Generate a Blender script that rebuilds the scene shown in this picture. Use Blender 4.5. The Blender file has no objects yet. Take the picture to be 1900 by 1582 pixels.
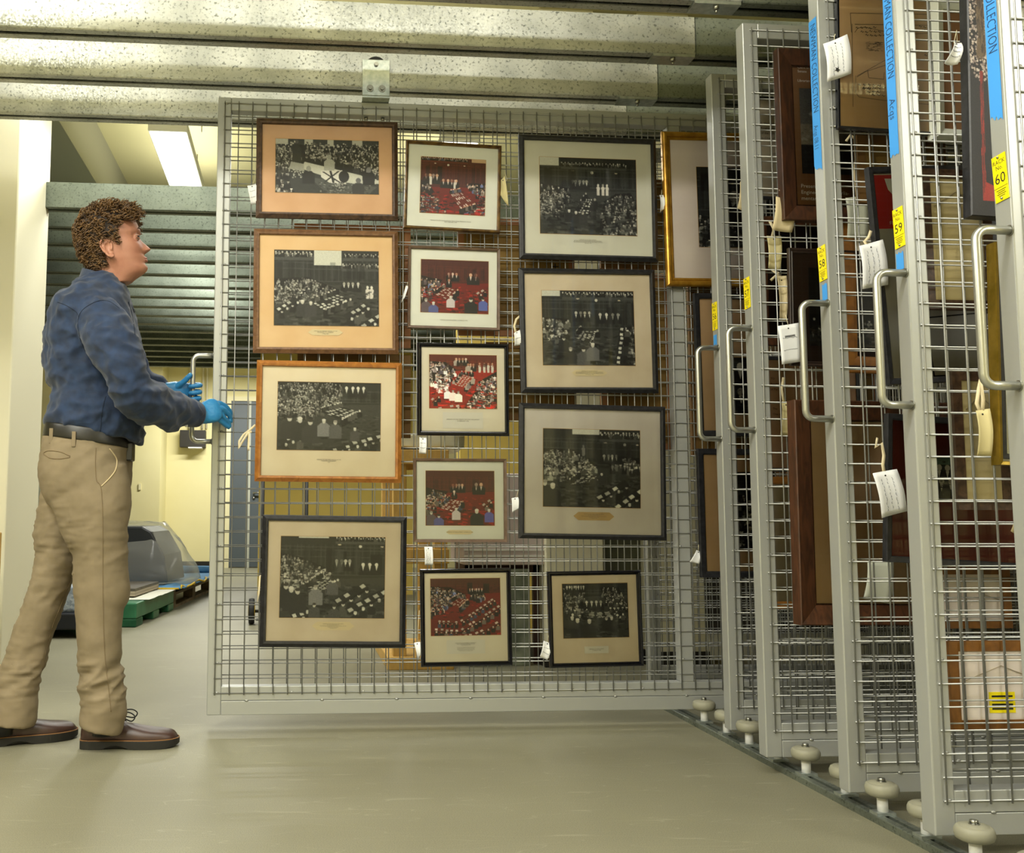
import bpy, math, random
import numpy as np
from mathutils import Vector, Matrix, noise
random.seed(7); rng = np.random.default_rng(11)
C = bpy.context.scene.collection
PI = math.pi

# ------------------------------------------------------------------ camera model (real place, metres)
CAM = Vector((0.2668, -3.4577, 0.7462)); YAW, PITCH, ROLL = 0.0785, 0.0947, 0.0037
F, CX, CY = 1813.28, 690.08, 777.71
def _basis():
    cy, sy, cp, sp = math.cos(YAW), math.sin(YAW), math.cos(PITCH), math.sin(PITCH)
    f = Vector((sy*cp, cy*cp, sp)); r = Vector((cy, -sy, 0)); u = r.cross(f)
    c, s = math.cos(ROLL), math.sin(ROLL)
    return r*c + u*s, -r*s + u*c, f
RR, UU, FF = _basis()
def _ray(u, v): return FF + RR*((u-CX)/F) - UU*((v-CY)/F)
def W(u, v, Y):
    d = _ray(u, v); return CAM + d*((Y-CAM.y)/d.y)
def WZ(u, v, Z=0.0):
    d = _ray(u, v); return CAM + d*((Z-CAM.z)/d.z)
def WX(u, v, X):
    d = _ray(u, v); return CAM + d*((X-CAM.x)/d.x)

cam = bpy.data.cameras.new('camera'); co = bpy.data.objects.new('camera', cam); C.objects.link(co)
co.matrix_world = Matrix(((RR.x, UU.x, -FF.x, CAM.x), (RR.y, UU.y, -FF.y, CAM.y), (RR.z, UU.z, -FF.z, CAM.z), (0, 0, 0, 1)))
cam.sensor_fit = 'HORIZONTAL'; cam.sensor_width = 36; cam.lens = 36*F/1900
cam.shift_x = (950-CX)/1900; cam.shift_y = -(791-CY)/1900; cam.clip_start = 0.05
bpy.context.scene.camera = co

# ------------------------------------------------------------------ materials
def lin(c):
    if isinstance(c, str): c = [int(c[i:i+2], 16)/255 for i in (0, 2, 4)]
    return [x/12.92 if x <= 0.04045 else ((x+0.055)/1.055)**2.4 for x in c]
MATS = {}
def mat(name, col, rough=0.6, metal=0.0, var=None, vscale=30.0, bump=0.0, bscale=200.0, stretch=None, spec=None, kind='noise', detail=4, coat=0.0, sheen=0.0, lo=0.35, hi=0.65):
    if name in MATS: return MATS[name]
    m = bpy.data.materials.new(name); m.use_nodes = True; nt = m.node_tree; N = nt.nodes; L = nt.links
    b = N['Principled BSDF']; b.inputs['Base Color'].default_value = (*lin(col), 1)
    b.inputs['Roughness'].default_value = rough; b.inputs['Metallic'].default_value = metal
    if spec is not None: b.inputs['Specular IOR Level'].default_value = spec
    if coat: b.inputs['Coat Weight'].default_value = coat; b.inputs['Coat Roughness'].default_value = 0.15
    if sheen: b.inputs['Sheen Weight'].default_value = sheen
    tc = N.new('ShaderNodeTexCoord'); mp = N.new('ShaderNodeMapping'); L.new(tc.outputs['Object'], mp.inputs['Vector'])
    if stretch: mp.inputs['Scale'].default_value = stretch
    if var:
        if kind == 'voronoi':
            t = N.new('ShaderNodeTexVoronoi'); t.inputs['Scale'].default_value = vscale; out = t.outputs['Color']
            rr = N.new('ShaderNodeSeparateColor'); L.new(out, rr.inputs[0]); out = rr.outputs[0]
        elif kind == 'wood':
            t0 = N.new('ShaderNodeTexNoise'); t0.inputs['Scale'].default_value = vscale*0.3; t0.inputs['Detail'].default_value = 2
            t = N.new('ShaderNodeTexNoise'); t.inputs['Scale'].default_value = vscale; t.inputs['Detail'].default_value = 8; t.inputs['Distortion'].default_value = 1.2
            out = t.outputs['Fac']; L.new(mp.outputs[0], t0.inputs['Vector'])
        else:
            t = N.new('ShaderNodeTexNoise'); t.inputs['Scale'].default_value = vscale; t.inputs['Detail'].default_value = detail; out = t.outputs['Fac']
        L.new(mp.outputs[0], t.inputs['Vector'])
        r = N.new('ShaderNodeValToRGB'); r.color_ramp.elements[0].position = lo; r.color_ramp.elements[1].position = hi
        r.color_ramp.elements[0].color = (*lin(col), 1); r.color_ramp.elements[1].color = (*lin(var), 1)
        L.new(out, r.inputs[0]); L.new(r.outputs[0], b.inputs['Base Color'])
    if bump:
        t2 = N.new('ShaderNodeTexNoise'); t2.inputs['Scale'].default_value = bscale; t2.inputs['Detail'].default_value = 4
        L.new(mp.outputs[0], t2.inputs['Vector'])
        bm_ = N.new('ShaderNodeBump'); bm_.inputs['Strength'].default_value = bump; bm_.inputs['Distance'].default_value = 0.002
        L.new(t2.outputs['Fac'], bm_.inputs['Height']); L.new(bm_.outputs[0], b.inputs['Normal'])
    MATS[name] = m; return m
def emis(name, col, st):
    if name in MATS: return MATS[name]
    m = bpy.data.materials.new(name); m.use_nodes = True; nt = m.node_tree; nt.nodes.clear()
    e = nt.nodes.new('ShaderNodeEmission'); e.inputs[0].default_value = (*lin(col), 1); e.inputs[1].default_value = st
    o = nt.nodes.new('ShaderNodeOutputMaterial'); nt.links.new(e.outputs[0], o.inputs[0]); MATS[name] = m; return m
def glass_mat():
    m = bpy.data.materials.new('picture_glass'); m.use_nodes = True; nt = m.node_tree; N = nt.nodes; N.clear()
    tr = N.new('ShaderNodeBsdfTransparent'); gl = N.new('ShaderNodeBsdfGlossy'); gl.inputs['Roughness'].default_value = 0.04
    fr = N.new('ShaderNodeFresnel'); fr.inputs[0].default_value = 1.45; mx = N.new('ShaderNodeMixShader'); o = N.new('ShaderNodeOutputMaterial')
    nt.links.new(fr.outputs[0], mx.inputs[0]); nt.links.new(tr.outputs[0], mx.inputs[1]); nt.links.new(gl.outputs[0], mx.inputs[2]); nt.links.new(mx.outputs[0], o.inputs[0])
    return m
def film_mat():
    m = bpy.data.materials.new('clear_plastic_film'); m.use_nodes = True; nt = m.node_tree; N = nt.nodes; N.clear()
    tr = N.new('ShaderNodeBsdfTransparent'); tr.inputs[0].default_value = (.93, .94, .92, 1)
    gl = N.new('ShaderNodeBsdfPrincipled'); gl.inputs['Base Color'].default_value = (.62, .62, .56, 1); gl.inputs['Roughness'].default_value = 0.18
    fr = N.new('ShaderNodeLayerWeight'); fr.inputs[0].default_value = 0.45
    mr = N.new('ShaderNodeMapRange'); mr.inputs[3].default_value = 0.12; mr.inputs[4].default_value = 0.5
    mx = N.new('ShaderNodeMixShader'); o = N.new('ShaderNodeOutputMaterial')
    nt.links.new(fr.outputs['Facing'], mr.inputs[0]); nt.links.new(mr.outputs[0], mx.inputs[0]); nt.links.new(tr.outputs[0], mx.inputs[1]); nt.links.new(gl.outputs[0], mx.inputs[2]); nt.links.new(mx.outputs[0], o.inputs[0])
    return m
def vcol_mat(name='print_ink', rough=0.5):
    m = bpy.data.materials.new(name); m.use_nodes = True; nt = m.node_tree
    a = nt.nodes.new('ShaderNodeAttribute'); a.attribute_name = 'ink'; b = nt.nodes['Principled BSDF']; b.inputs['Roughness'].default_value = rough
    nt.links.new(a.outputs['Color'], b.inputs['Base Color']); return m
GLASS = glass_mat(); FILM = film_mat(); INK = vcol_mat()
M_rack = mat('rack_grey_paint', 'acaeab', 0.36, 0.4, bump=0.03, bscale=400)
M_wire = mat('zinc_wire', 'a5a6a4', 0.44, 0.75)
M_alu = mat('satin_aluminium', 'b9bab4', 0.34, 0.9)
M_zinc = mat('bright_zinc_plate', 'c3c9c6', 0.3, 0.85, var='aab3b0', vscale=60)
M_steel = mat('bolt_steel', '9a9a92', 0.3, 0.95)
M_black = mat('black_lacquer', '0b0b0c', 0.35)
M_rubber = mat('grey_rubber', '8c8a78', 0.55)
M_nylon = mat('white_nylon', 'dcdcdc', 0.5)
M_blackrub = mat('black_rubber', '151513', 0.7)
def galv(name, a, b, c2):
    m = bpy.data.materials.new(name); m.use_nodes = True; nt = m.node_tree; N = nt.nodes; L = nt.links; p = N['Principled BSDF']
    tc = N.new('ShaderNodeTexCoord'); n1 = N.new('ShaderNodeTexNoise'); n1.inputs['Scale'].default_value = 5; n1.inputs['Detail'].default_value = 3
    n2 = N.new('ShaderNodeTexNoise'); n2.inputs['Scale'].default_value = 95; n2.inputs['Detail'].default_value = 5; n2.inputs['Roughness'].default_value = .7
    vo = N.new('ShaderNodeTexVoronoi'); vo.inputs['Scale'].default_value = 150
    for n in (n1, n2, vo): L.new(tc.outputs['Object'], n.inputs['Vector'])
    r1 = N.new('ShaderNodeValToRGB'); r1.color_ramp.elements[0].position = .3; r1.color_ramp.elements[1].position = .7
    r1.color_ramp.elements[0].color = (*lin(a), 1); r1.color_ramp.elements[1].color = (*lin(b), 1); L.new(n1.outputs[0], r1.inputs[0])
    r2 = N.new('ShaderNodeValToRGB'); r2.color_ramp.elements[0].position = .33; r2.color_ramp.elements[1].position = .46
    L.new(n2.outputs[0], r2.inputs[0])
    mx = N.new('ShaderNodeMix'); mx.data_type = 'RGBA'; L.new(r2.outputs[0], mx.inputs[0]); mx.inputs[6].default_value = (*lin(c2), 1); L.new(r1.outputs[0], mx.inputs[7])
    L.new(mx.outputs[2], p.inputs['Base Color']); p.inputs['Metallic'].default_value = .75
    mr = N.new('ShaderNodeMapRange'); L.new(vo.outputs['Distance'], mr.inputs[0]); mr.inputs[3].default_value = .27; mr.inputs[4].default_value = .58
    L.new(mr.outputs[0], p.inputs['Roughness'])
    bm_ = N.new('ShaderNodeBump'); bm_.inputs['Strength'].default_value = .12; bm_.inputs['Distance'].default_value = .004; L.new(n1.outputs[0], bm_.inputs['Height']); L.new(bm_.outputs[0], p.inputs['Normal'])
    return m
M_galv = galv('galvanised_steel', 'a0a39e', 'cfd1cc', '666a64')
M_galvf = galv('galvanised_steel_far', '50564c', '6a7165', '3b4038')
M_galvd = galv('galvanised_steel_dark', '6e746c', '8b9288', '4c524b')  # darker steel copy painting rails past the joint as unlit; floor track shares it

# ------------------------------------------------------------------ mesh builder
class MB:
    def __init__(s): s.v = []; s.f = []; s.mi = []; s.sm = []; s.cur = 0
    def add(s, vs, fs, smooth=False):
        o = len(s.v); s.v += [tuple(v) for v in vs]; s.f += [tuple(o+i for i in f) for f in fs]
        s.mi += [s.cur]*len(fs); s.sm += [smooth]*len(fs); return s
    def box(s, a, b, M=None):
        x0, y0, z0 = a; x1, y1, z1 = b
        vs = [Vector(p) for p in ((x0,y0,z0),(x1,y0,z0),(x1,y1,z0),(x0,y1,z0),(x0,y0,z1),(x1,y0,z1),(x1,y1,z1),(x0,y1,z1))]
        if M: vs = [M @ v for v in vs]
        return s.add(vs, [(0,3,2,1),(4,5,6,7),(0,1,5,4),(1,2,6,5),(2,3,7,6),(3,0,4,7)])
    def rings(s, rs, cap=True, closed=True, smooth=True, loop=False):
        n = len(rs[0]); vs = [p for r in rs for p in r]; fs = []
        m = len(rs)
        for i in range(m if loop else m-1):
            j2 = (i+1) % m
            for j in range(n if closed else n-1):
                k = (j+1) % n; fs.append((i*n+j, i*n+k, j2*n+k, j2*n+j))
        s.add(vs, fs, smooth)
        if cap and not loop:
            o = len(s.v)-len(vs); s.f.append(tuple(o+j for j in reversed(range(n)))); s.f.append(tuple(o+(m-1)*n+j for j in range(n))); s.mi += [s.cur]*2; s.sm += [False]*2
        return s
    def tube(s, pts, r, n=8, cap=True, loop=False, smooth=True):
        pts = [Vector(p) for p in pts]; m = len(pts); rs = []
        up = None
        for i, p in enumerate(pts):
            if loop: t = pts[(i+1) % m]-pts[i-1]
            else: t = pts[min(i+1, m-1)]-pts[max(i-1, 0)]
            t.normalize()
            if up is None:
                a = Vector((0,0,1)) if abs(t.z) < .9 else Vector((1,0,0)); up = t.cross(a).normalized()
            up = (up - t*up.dot(t)).normalized(); b = t.cross(up)
            rr = r[i] if isinstance(r, (list, tuple)) else r
            rs.append([p + up*(rr*math.cos(2*PI*k/n)) + b*(rr*math.sin(2*PI*k/n)) for k in range(n)])
        return s.rings(rs, cap=cap, loop=loop, smooth=smooth)
    def cyl(s, a, b, r, n=16, r2=None):
        return s.tube([a, b], [r, r if r2 is None else r2], n)
    def lathe(s, prof, c=(0,0,0), axis='z', n=24, cap=True):
        rs = []
        for r, h in prof:
            ring = []
            for k in range(n):
                a = 2*PI*k/n; x, y = r*math.cos(a), r*math.sin(a)
                ring.append(Vector(c)+Vector({'z': (x, y, h), 'x': (h, x, y), 'y': (x, h, y)}[axis]))
            rs.append(ring)
        return s.rings(rs, cap=cap)
    def sphere(s, c, r, n=12, sc=(1,1,1), M=None):
        rs = []
        for i in range(n//2+1):
            t = PI*i/(n//2); rr = max(math.sin(t), .02)*r; z = -math.cos(t)*r
            ring = [Vector((rr*math.cos(2*PI*k/n)*sc[0], rr*math.sin(2*PI*k/n)*sc[1], z*sc[2])) for k in range(n)]
            if M: ring = [M @ q for q in ring]
            rs.append([Vector(c)+q for q in ring])
        return s.rings(rs)
    def quad(s, a, b, c, d): return s.add([a, b, c, d], [(0, 1, 2, 3)])
    def prism(s, poly, y0, y1):   # poly in x,z ; extruded over y
        n = len(poly); vs = [(x, y0, z) for x, z in poly]+[(x, y1, z) for x, z in poly]
        fs = [tuple(range(n)), tuple(reversed(range(n, 2*n)))]+[(j, j+n, (j+1) % n+n, (j+1) % n) for j in range(n)]
        return s.add(vs, fs)
    def build(s, name, mats, parent=None, bevel=0, auto=False):
        me = bpy.data.meshes.new(name); me.from_pydata(s.v, [], s.f)
        if not isinstance(mats, (list, tuple)): mats = [mats]
        for m in mats: me.materials.append(m)
        me.polygons.foreach_set('material_index', s.mi); me.polygons.foreach_set('use_smooth', s.sm)
        me.update(); o = bpy.data.objects.new(name, me); C.objects.link(o)
        if parent: o.parent = parent
        if bevel:
            b = o.modifiers.new('bevel', 'BEVEL'); b.width = bevel; b.segments = 2; b.limit_method = 'ANGLE'; b.angle_limit = .7
        return o
def tag(o, label, cat, group=None):
    o['label'] = label; o['category'] = cat
    if group: o['group'] = group
    return o
def struct(o): o['kind'] = 'structure'; return o
def empty(name, loc=(0,0,0), label=None, cat=None, group=None):
    o = bpy.data.objects.new(name, None); C.objects.link(o); o.location = loc; o.empty_display_size = .05
    if label: tag(o, label, cat, group)
    return o
def copy_tree(o, parent=None):
    c = o.copy(); C.objects.link(c)
    if parent: c.parent = parent
    for ch in list(o.children): copy_tree(ch, c)
    return c
def text_obj(name, body, size, M, m, parent=None, align='CENTER', shear=0.0, off=0.0, spacing=1.0, line=1.0):
    cu = bpy.data.curves.new(name, 'FONT'); cu.body = body; cu.size = size; cu.align_x = align; cu.align_y = 'CENTER'; cu.shear = shear; cu.offset = off; cu.space_character = spacing; cu.space_line = line; cu.resolution_u = 2
    t = bpy.data.objects.new('tmp', cu); C.objects.link(t)
    me = bpy.data.meshes.new_from_object(t.evaluated_get(bpy.context.evaluated_depsgraph_get()))
    bpy.data.objects.remove(t); me.transform(M); me.materials.clear(); me.materials.append(m)
    o = bpy.data.objects.new(name, me); C.objects.link(o)
    if parent: o.parent = parent
    return o
XZ = Matrix(((1,0,0,0),(0,0,-1,0),(0,1,0,0),(0,0,0,1)))      # text standing up, facing -Y
# ------------------------------------------------------------------ racks
YR = {54: 0.345, 55: 0.0, 56: -0.340, 57: -0.686, 58: -1.045, 59: -1.373, 60: -1.714}
XR = {54: 1.69, 55: 0.0, 56: 1.70, 57: 1.648, 58: 1.684, 59: 1.686, 60: 1.677}
LEN = 3.5
M_plate = mat('yellow_plate', 'f4e000', 0.4); M_inkb = mat('black_ink', '16160f', 0.6); M_tape = mat('blue_masking_tape', '3f97e8', 0.7, bump=.05)
M_inkblue = mat('blue_black_pen', '1c3560', 0.6)
def wire_mesh(ys, yd, x0, n, z0, m):
    b = MB(); r = .0020
    for i in range(n): b.tube([(x0+.05*i, ys, z0-.006), (x0+.05*i, ys, z0+2.1+.006)], r, 6, cap=True)
    L = .05*(n-1)
    for j in range(m): b.tube([(x0-.004, yd, z0+.05*j), (x0+L+.004, yd, z0+.05*j)], r, 6, cap=True)
    return b
def build_rack():
    fr = MB(); y0, y1 = .006, .052
    xe = LEN-.026
    fr.box((-.026, y0, .051), (.022, y1, 2.2485))
    post2 = MB().box((xe-.048, y0, .147), (xe, y1, 2.2)); 
    meshes = {}
    meshes['end_post'] = (fr, M_rack, .003)
    meshes['end_post2'] = (post2, M_rack, .003)
    meshes['middle_post'] = (MB().box((1.650, y0, .147), (1.698, y1, 2.2)), M_rack, .003)
    t = MB().box((.022, y0, 2.2), (xe, y1, 2.2485)); meshes['top_rail'] = (t, M_rack, .003)
    t = MB().box((.022, y0, .0995), (xe, y1, .147)); t.box((.022, y0, .051), (xe, y1, .0985)); meshes['bottom_rail'] = (t, M_rack, .002)
    n = int(3.4/.05)+1
    meshes['front_mesh'] = (wire_mesh(-.0005, .0038, 0, n, .125, 43), M_wire, 0)
    meshes['rear_mesh'] = (wire_mesh(.0585, .0543, -.004, n, .129, 43), M_wire, 0)
    w = MB()
    for i in range(0, 68, 5):
        for z in (.127, 2.223):
            w.sphere((.012+.05*i+random.uniform(-.01,.01), .0045, z), .005, 6, (1.3,.6,.7))
    for j in range(2, 42, 4): w.sphere((.008, .0045, .125+.05*j+.003), .0045, 6, (1.2,.6,.8)); w.sphere((1.66, .0045, .125+.05*j+.003), .0045, 6, (1.2,.6,.8))
    for i in range(14): w.sphere((.11+.26*i, .006, .0992), .0055, 6, (1.3,.5,.8))
    meshes['weld_beads'] = (w, M_wire, 0)
    return {k: (mb.build('tmp', m, None, bev)) for k, (mb, m, bev) in meshes.items()}
RK = build_rack()
hm = MB(); a = .022; pts = [(-.026, .014, 1.297)]
zt, zb, xo = 1.297, .992, -.097
pts.append((xo+a, .014, zt))
for k in range(1, 6): t = PI/2*k/6; pts.append((xo+a-a*math.sin(t), .014, zt-a+a*math.cos(t)))
pts.append((xo, .014, zt-a)); pts.append((xo, .014, zb+a))
for k in range(1, 6): t = PI/2*k/6; pts.append((xo+a-a*math.cos(t), .014, zb+a-a*math.sin(t)))
pts += [(xo+a, .014, zb), (-.026, .014, zb)]
hm.tube(pts, .0088, 12)
HANDLE = hm.build('tmp', M_alu); 
def hbolt(c):
    for z in (1.297, .992): MB().cyl((-.0262,.014,z), (-.0285,.014,z), .011, 12).build('handle_collar', M_steel, c)
def rack(no, label, handle=True, flip=False):
    r = empty('hanging_mesh_rack', (XR[no], YR[no], 0), label, 'picture rack', 'sliding mesh picture racks')
    for k, o in RK.items():
        c = o.copy(); C.objects.link(c); c.name = {'end_post2': 'end_post'}.get(k, k); c.parent = r
        if k == 'weld_beads': c['kind'] = 'stuff'
    if handle:
        c = HANDLE.copy(); C.objects.link(c); c.name = 'pull_handle'; c.parent = r
        hbolt(c)
    return r
racks = {}
racks[55] = rack(55, 'mesh rack pulled out to the left by the man, holding columns of framed parliament photographs')
racks[54] = rack(54, 'closed mesh rack behind the pulled-out one, seen only through its wires', False)
racks[56] = rack(56, 'closed mesh rack with yellow plate 56, nearest behind the pulled-out rack line')
racks[57] = rack(57, 'closed mesh rack with yellow plate 57, no blue tape on its post')
racks[58] = rack(58, 'closed mesh rack with yellow plate 58 and long taped NEWMAN COLLECTION strip')
racks[59] = rack(59, 'closed mesh rack with yellow plate 59 and blue tape reading COLLECTION')
racks[60] = rack(60, 'closed mesh rack with yellow plate 60 at the right edge of the photo')
# number plates on the end faces (face -X)
def endM(z, yc=.029, rot=0.0):   # local text x -> -Y?  viewer in front of the end face looks toward +X : right is -Y
    # text right = -Y, up = +Z, normal = -X
    R_ = Matrix(((0,0,-1,-.0270),(-1,0,0,yc),(0,1,0,z),(0,0,0,1)))
    return R_ @ Matrix.Rotation(rot, 4, 'Z')
for no in (56, 57, 58, 59, 60):
    zc = 1.408; rt = {56: .0, 57: .03, 58: .06, 59: .05, 60: .06}[no]; M = endM(zc, .029, rt)
    p = MB(); hw, hh = .0185, .047
    p.box((-hw, -hh, -.0002), (hw, hh, .0012), M)
    pl = p.build('number_plate', M_plate, racks[no])
    M2 = M @ Matrix.Translation((0, 0, .0014))
    text_obj('lettering', 'RACK\nNo.', .0125, M2 @ Matrix.Translation((0, .0265, 0)), M_inkb, pl, line=.9)
    text_obj('rack_number', str(no), .030, M2 @ Matrix.Translation((0, -.002, 0)), M_inkb, pl)
    q = MB(); q.box((-hw, -.0195, 0), (hw, -.0188, .0003), M2)
    for k, wd in enumerate((.026, .02, .024, .018)): q.box((-wd/2, -.024-.004*k, 0), (wd/2, -.0252-.004*k, .0002), M2)
    q.build('small_print', M_inkb, pl)
    for yy in (.042, -.042): MB().sphere(M2 @ Vector((0, yy, .0008)), .0028, 8).build('rivet', M_steel, pl)
def tape(no, ya, yb, za, zb, ragged='b', name='tape_strip'):
    # strip on the end face between y (local) and z range
    b = MB(); n = 8; x = -.0268; vs = []; 
    top = [(ya+(yb-ya)*i/n, zb+(random.uniform(-.004,.004) if 't' in ragged else 0)) for i in range(n+1)]
    bot = [(ya+(yb-ya)*i/n, za+(random.uniform(-.006,.006) if 'b' in ragged else 0)+((.018*(i/n)) if 'B' in ragged else 0)) for i in range(n+1)]
    vs = [(x, y, z) for y, z in top]+[(x, y, z) for y, z in bot]
    b.add(vs, [(i+1, i, n+1+i, n+2+i) for i in range(n)])
    return b.build(name, M_tape, racks[no])
def tape_text(no, body, z_top, size, yc, parent, xs=.62):
    # reads downwards: text right = -Z, text up = +... letters' tops toward -Y (viewer right)
    M = Matrix(((0,0,-1,-.0272),(0,-1,0,yc),(-1,0,0,z_top),(0,0,0,1))) @ Matrix.Diagonal((xs, 1, 1, 1))
    return text_obj('handwriting', body, size, M, M_inkblue, parent, align='LEFT', shear=.15, off=-.0004, spacing=1.02)
t = tape(58, .012, .050, 1.66, 2.085, 'bB'); tape_text(58, 'NEWMAN COLLECTION', 2.073, .036, .031, t); tape_text(58, 'Acqs 08.11', 1.790, .030, .035, t, .5)
t = tape(59, .016, .050, 1.583, 2.235, 'b'); tape_text(59, 'NEWMAN COLLECTION', 2.020, .036, .033, t); tape_text(59, 'Acqs', 1.722, .032, .033, t, .8)
t = tape(60, .014, .048, 1.520, 2.235, 'bB'); tape_text(60, 'NEWMAN COLLECTION', 1.915, .036, .031, t)
tape(56, .020, .045, 1.310, 1.345, 'b', 'tape_piece'); tape(58, .012, .036, 1.302, 1.350, 'bt', 'tape_piece'); tape(59, .018, .046, 1.305, 1.350, 'bt', 'tape_piece')
for k in list(RK.values())+[HANDLE]: bpy.data.objects.remove(k)
# hanger carriage of the pulled-out rack
h = MB(); h.box((.497, -.034, 2.258), (.597, -.029, 2.394)); h.box((.497, -.034, 2.249), (.597, .040, 2.257))
hb_ = h.build('hanger_bracket', M_zinc, racks[55], .001)
h = MB(); h.lathe([(.036, -.0288), (.038, -.026), (.038, -.023), (.036, -.0205)], (.547, 0, 2.372), 'y', 28); h.build('running_wheel', M_blackrub, racks[55])
for x, z in ((.525, 2.284), (.569, 2.284), (.547, 2.375)):
    s = MB(); s.cyl((x, -.034, z), (x, -.037, z), .013 if z < 2.3 else .009, 20); s.tube([(x, -.037, z), (x, -.043, z)], .0075, 6); s.build('bolt', M_steel, hb_)
for x in (.515, .577): MB().cyl((x, .03, 2.2), (x, .03, 2.188), .008, 6).build('bolt', M_steel, hb_)
# small dark slits between the two bottom tubes are real gaps

# ------------------------------------------------------------------ overhead rails
def rail_mesh(x0, x1, zb=2.30, zt=2.43, wd=.0405):
    b = MB(); p = [(-wd, zb), (-wd+.002, zb-.004), (-.010, zb-.004), (-.010, zb+.001), (-wd+.004, zb+.002), (-wd+.004, zt-.004), (wd-.004, zt-.004), (wd-.004, zb+.002), (.010, zb+.001), (.010, zb-.004), (wd-.002, zb-.004), (wd, zb), (wd, zt), (-wd, zt)]
    n = len(p); vs = [(x0, y, z) for y, z in p]+[(x1, y, z) for y, z in p]
    b.add(vs, [(j, (j+1) % n, (j+1) % n+n, j+n) for j in range(n)]); return b
names = {1: 'galvanised overhead rail, lowest in view, just above the pulled-out rack', 0: 'galvanised overhead rail carrying the white-zinc hanger bracket', -1: 'wide bright galvanised rail above the bracket rail', -2: 'galvanised rail along the very top edge of the photo'}
for k in (1, 0, -1, -2):
    o = rail_mesh(-4.6, 1.608).build('overhead_rail', M_galv); o.location = (0, .020+.345*k, 0); tag(o, names[k], 'rail', 'overhead galvanised rails')
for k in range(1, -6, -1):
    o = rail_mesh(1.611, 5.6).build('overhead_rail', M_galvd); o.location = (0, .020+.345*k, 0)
    lab = {1: 'shade-painted continuation rail right of the joint, lowest of them', 0: 'shade-painted continuation rail level with the bracket rail, right of the joint', -1: 'shade-painted continuation rail above and left of the rack 56 post top', -2: 'shade-painted continuation rail at top edge above rack 57'}.get(k, 'shade-painted continuation rail over the near closed racks, above the frame')
    tag(o, lab, 'rail', 'shade-painted rails over the closed racks')
    if k < -2: continue
    if k <= 0:
        c = MB(); c.box((1.46, .020+.345*k-.044, 2.286), (1.605, .020+.345*k+.02, 2.2955)); c.build('splice_plate', M_zinc).parent = o
        c = bpy.data.objects['splice_plate'] if False else o.children[0]; c.location = (0, -(.020+.345*k), 0)
        s = MB(); s.tube([(1.53, -.035, 2.286), (1.53, -.035, 2.272)], .009, 6); s.cyl((1.53, -.035, 2.272), (1.53, -.035, 2.262), .004, 8); s.build('splice_nut', M_steel, c).location = (0, .020+.345*k, 0)
# ------------------------------------------------------------------ floor track and guide rollers
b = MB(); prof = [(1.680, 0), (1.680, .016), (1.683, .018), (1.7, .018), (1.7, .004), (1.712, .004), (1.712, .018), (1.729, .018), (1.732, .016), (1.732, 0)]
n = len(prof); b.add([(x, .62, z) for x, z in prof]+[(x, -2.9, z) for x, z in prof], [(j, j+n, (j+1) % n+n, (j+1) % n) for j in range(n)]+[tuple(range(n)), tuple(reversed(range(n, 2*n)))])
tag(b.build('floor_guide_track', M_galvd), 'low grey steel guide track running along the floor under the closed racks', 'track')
rm = {'nylon_spacer': (MB().lathe([(.0125, .024), (.0125, .064)], n=20), M_nylon), 'rubber_wheel': (MB().lathe([(.012, .062), (.030, .062), (.0365, .066), (.0388, .074), (.0388, .082), (.036, .089), (.031, .0925), (.029, .0922), (.0285, .0935), (.012, .0955)], n=36), M_rubber),
      'base_plate': (MB().box((-.024, -.017, .018), (.024, .017, .025)), M_zinc), 'hex_bolt': (MB().lathe([(.011, .0955), (.011, .097)], n=16).tube([(0, 0, .097), (0, 0, .104)], .0085, 6), M_steel)}
proto = {k: mb.build('tmp', m) for k, (mb, m) in rm.items()}
lab = {(55, 'n'): 'grey guide roller under the front of the pulled-out rack, farthest of the visible row', (56, 'n'): 'grey guide roller in front of rack 56, second farthest in the row', (57, 'n'): 'grey guide roller in front of rack 57, middle of the row', (58, 'n'): 'grey guide roller in front of rack 58, right of its post', (59, 'n'): 'largest grey guide roller, in front of rack 59 at bottom right',
       (56, 'f'): 'guide roller half hidden behind the post of rack 56', (57, 'f'): 'guide roller hidden behind the post of rack 57', (58, 'f'): 'guide roller peeking out left behind the post of rack 58', (59, 'f'): 'guide roller peeking out left behind the post of rack 59', (60, 'f'): 'guide roller behind rack 60 at the bottom right corner'}
for (no, s), lb in lab.items():
    y = YR[no] - .055 if s == 'n' else YR[no]+.052+.053
    r = empty('guide_roller', (1.706, y, 0), lb, 'guide roller', 'guide rollers along the floor track')
    for k, o in proto.items():
        c = o.copy(); C.objects.link(c); c.name = k; c.parent = r
for o in proto.values(): bpy.data.objects.remove(o)
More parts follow.
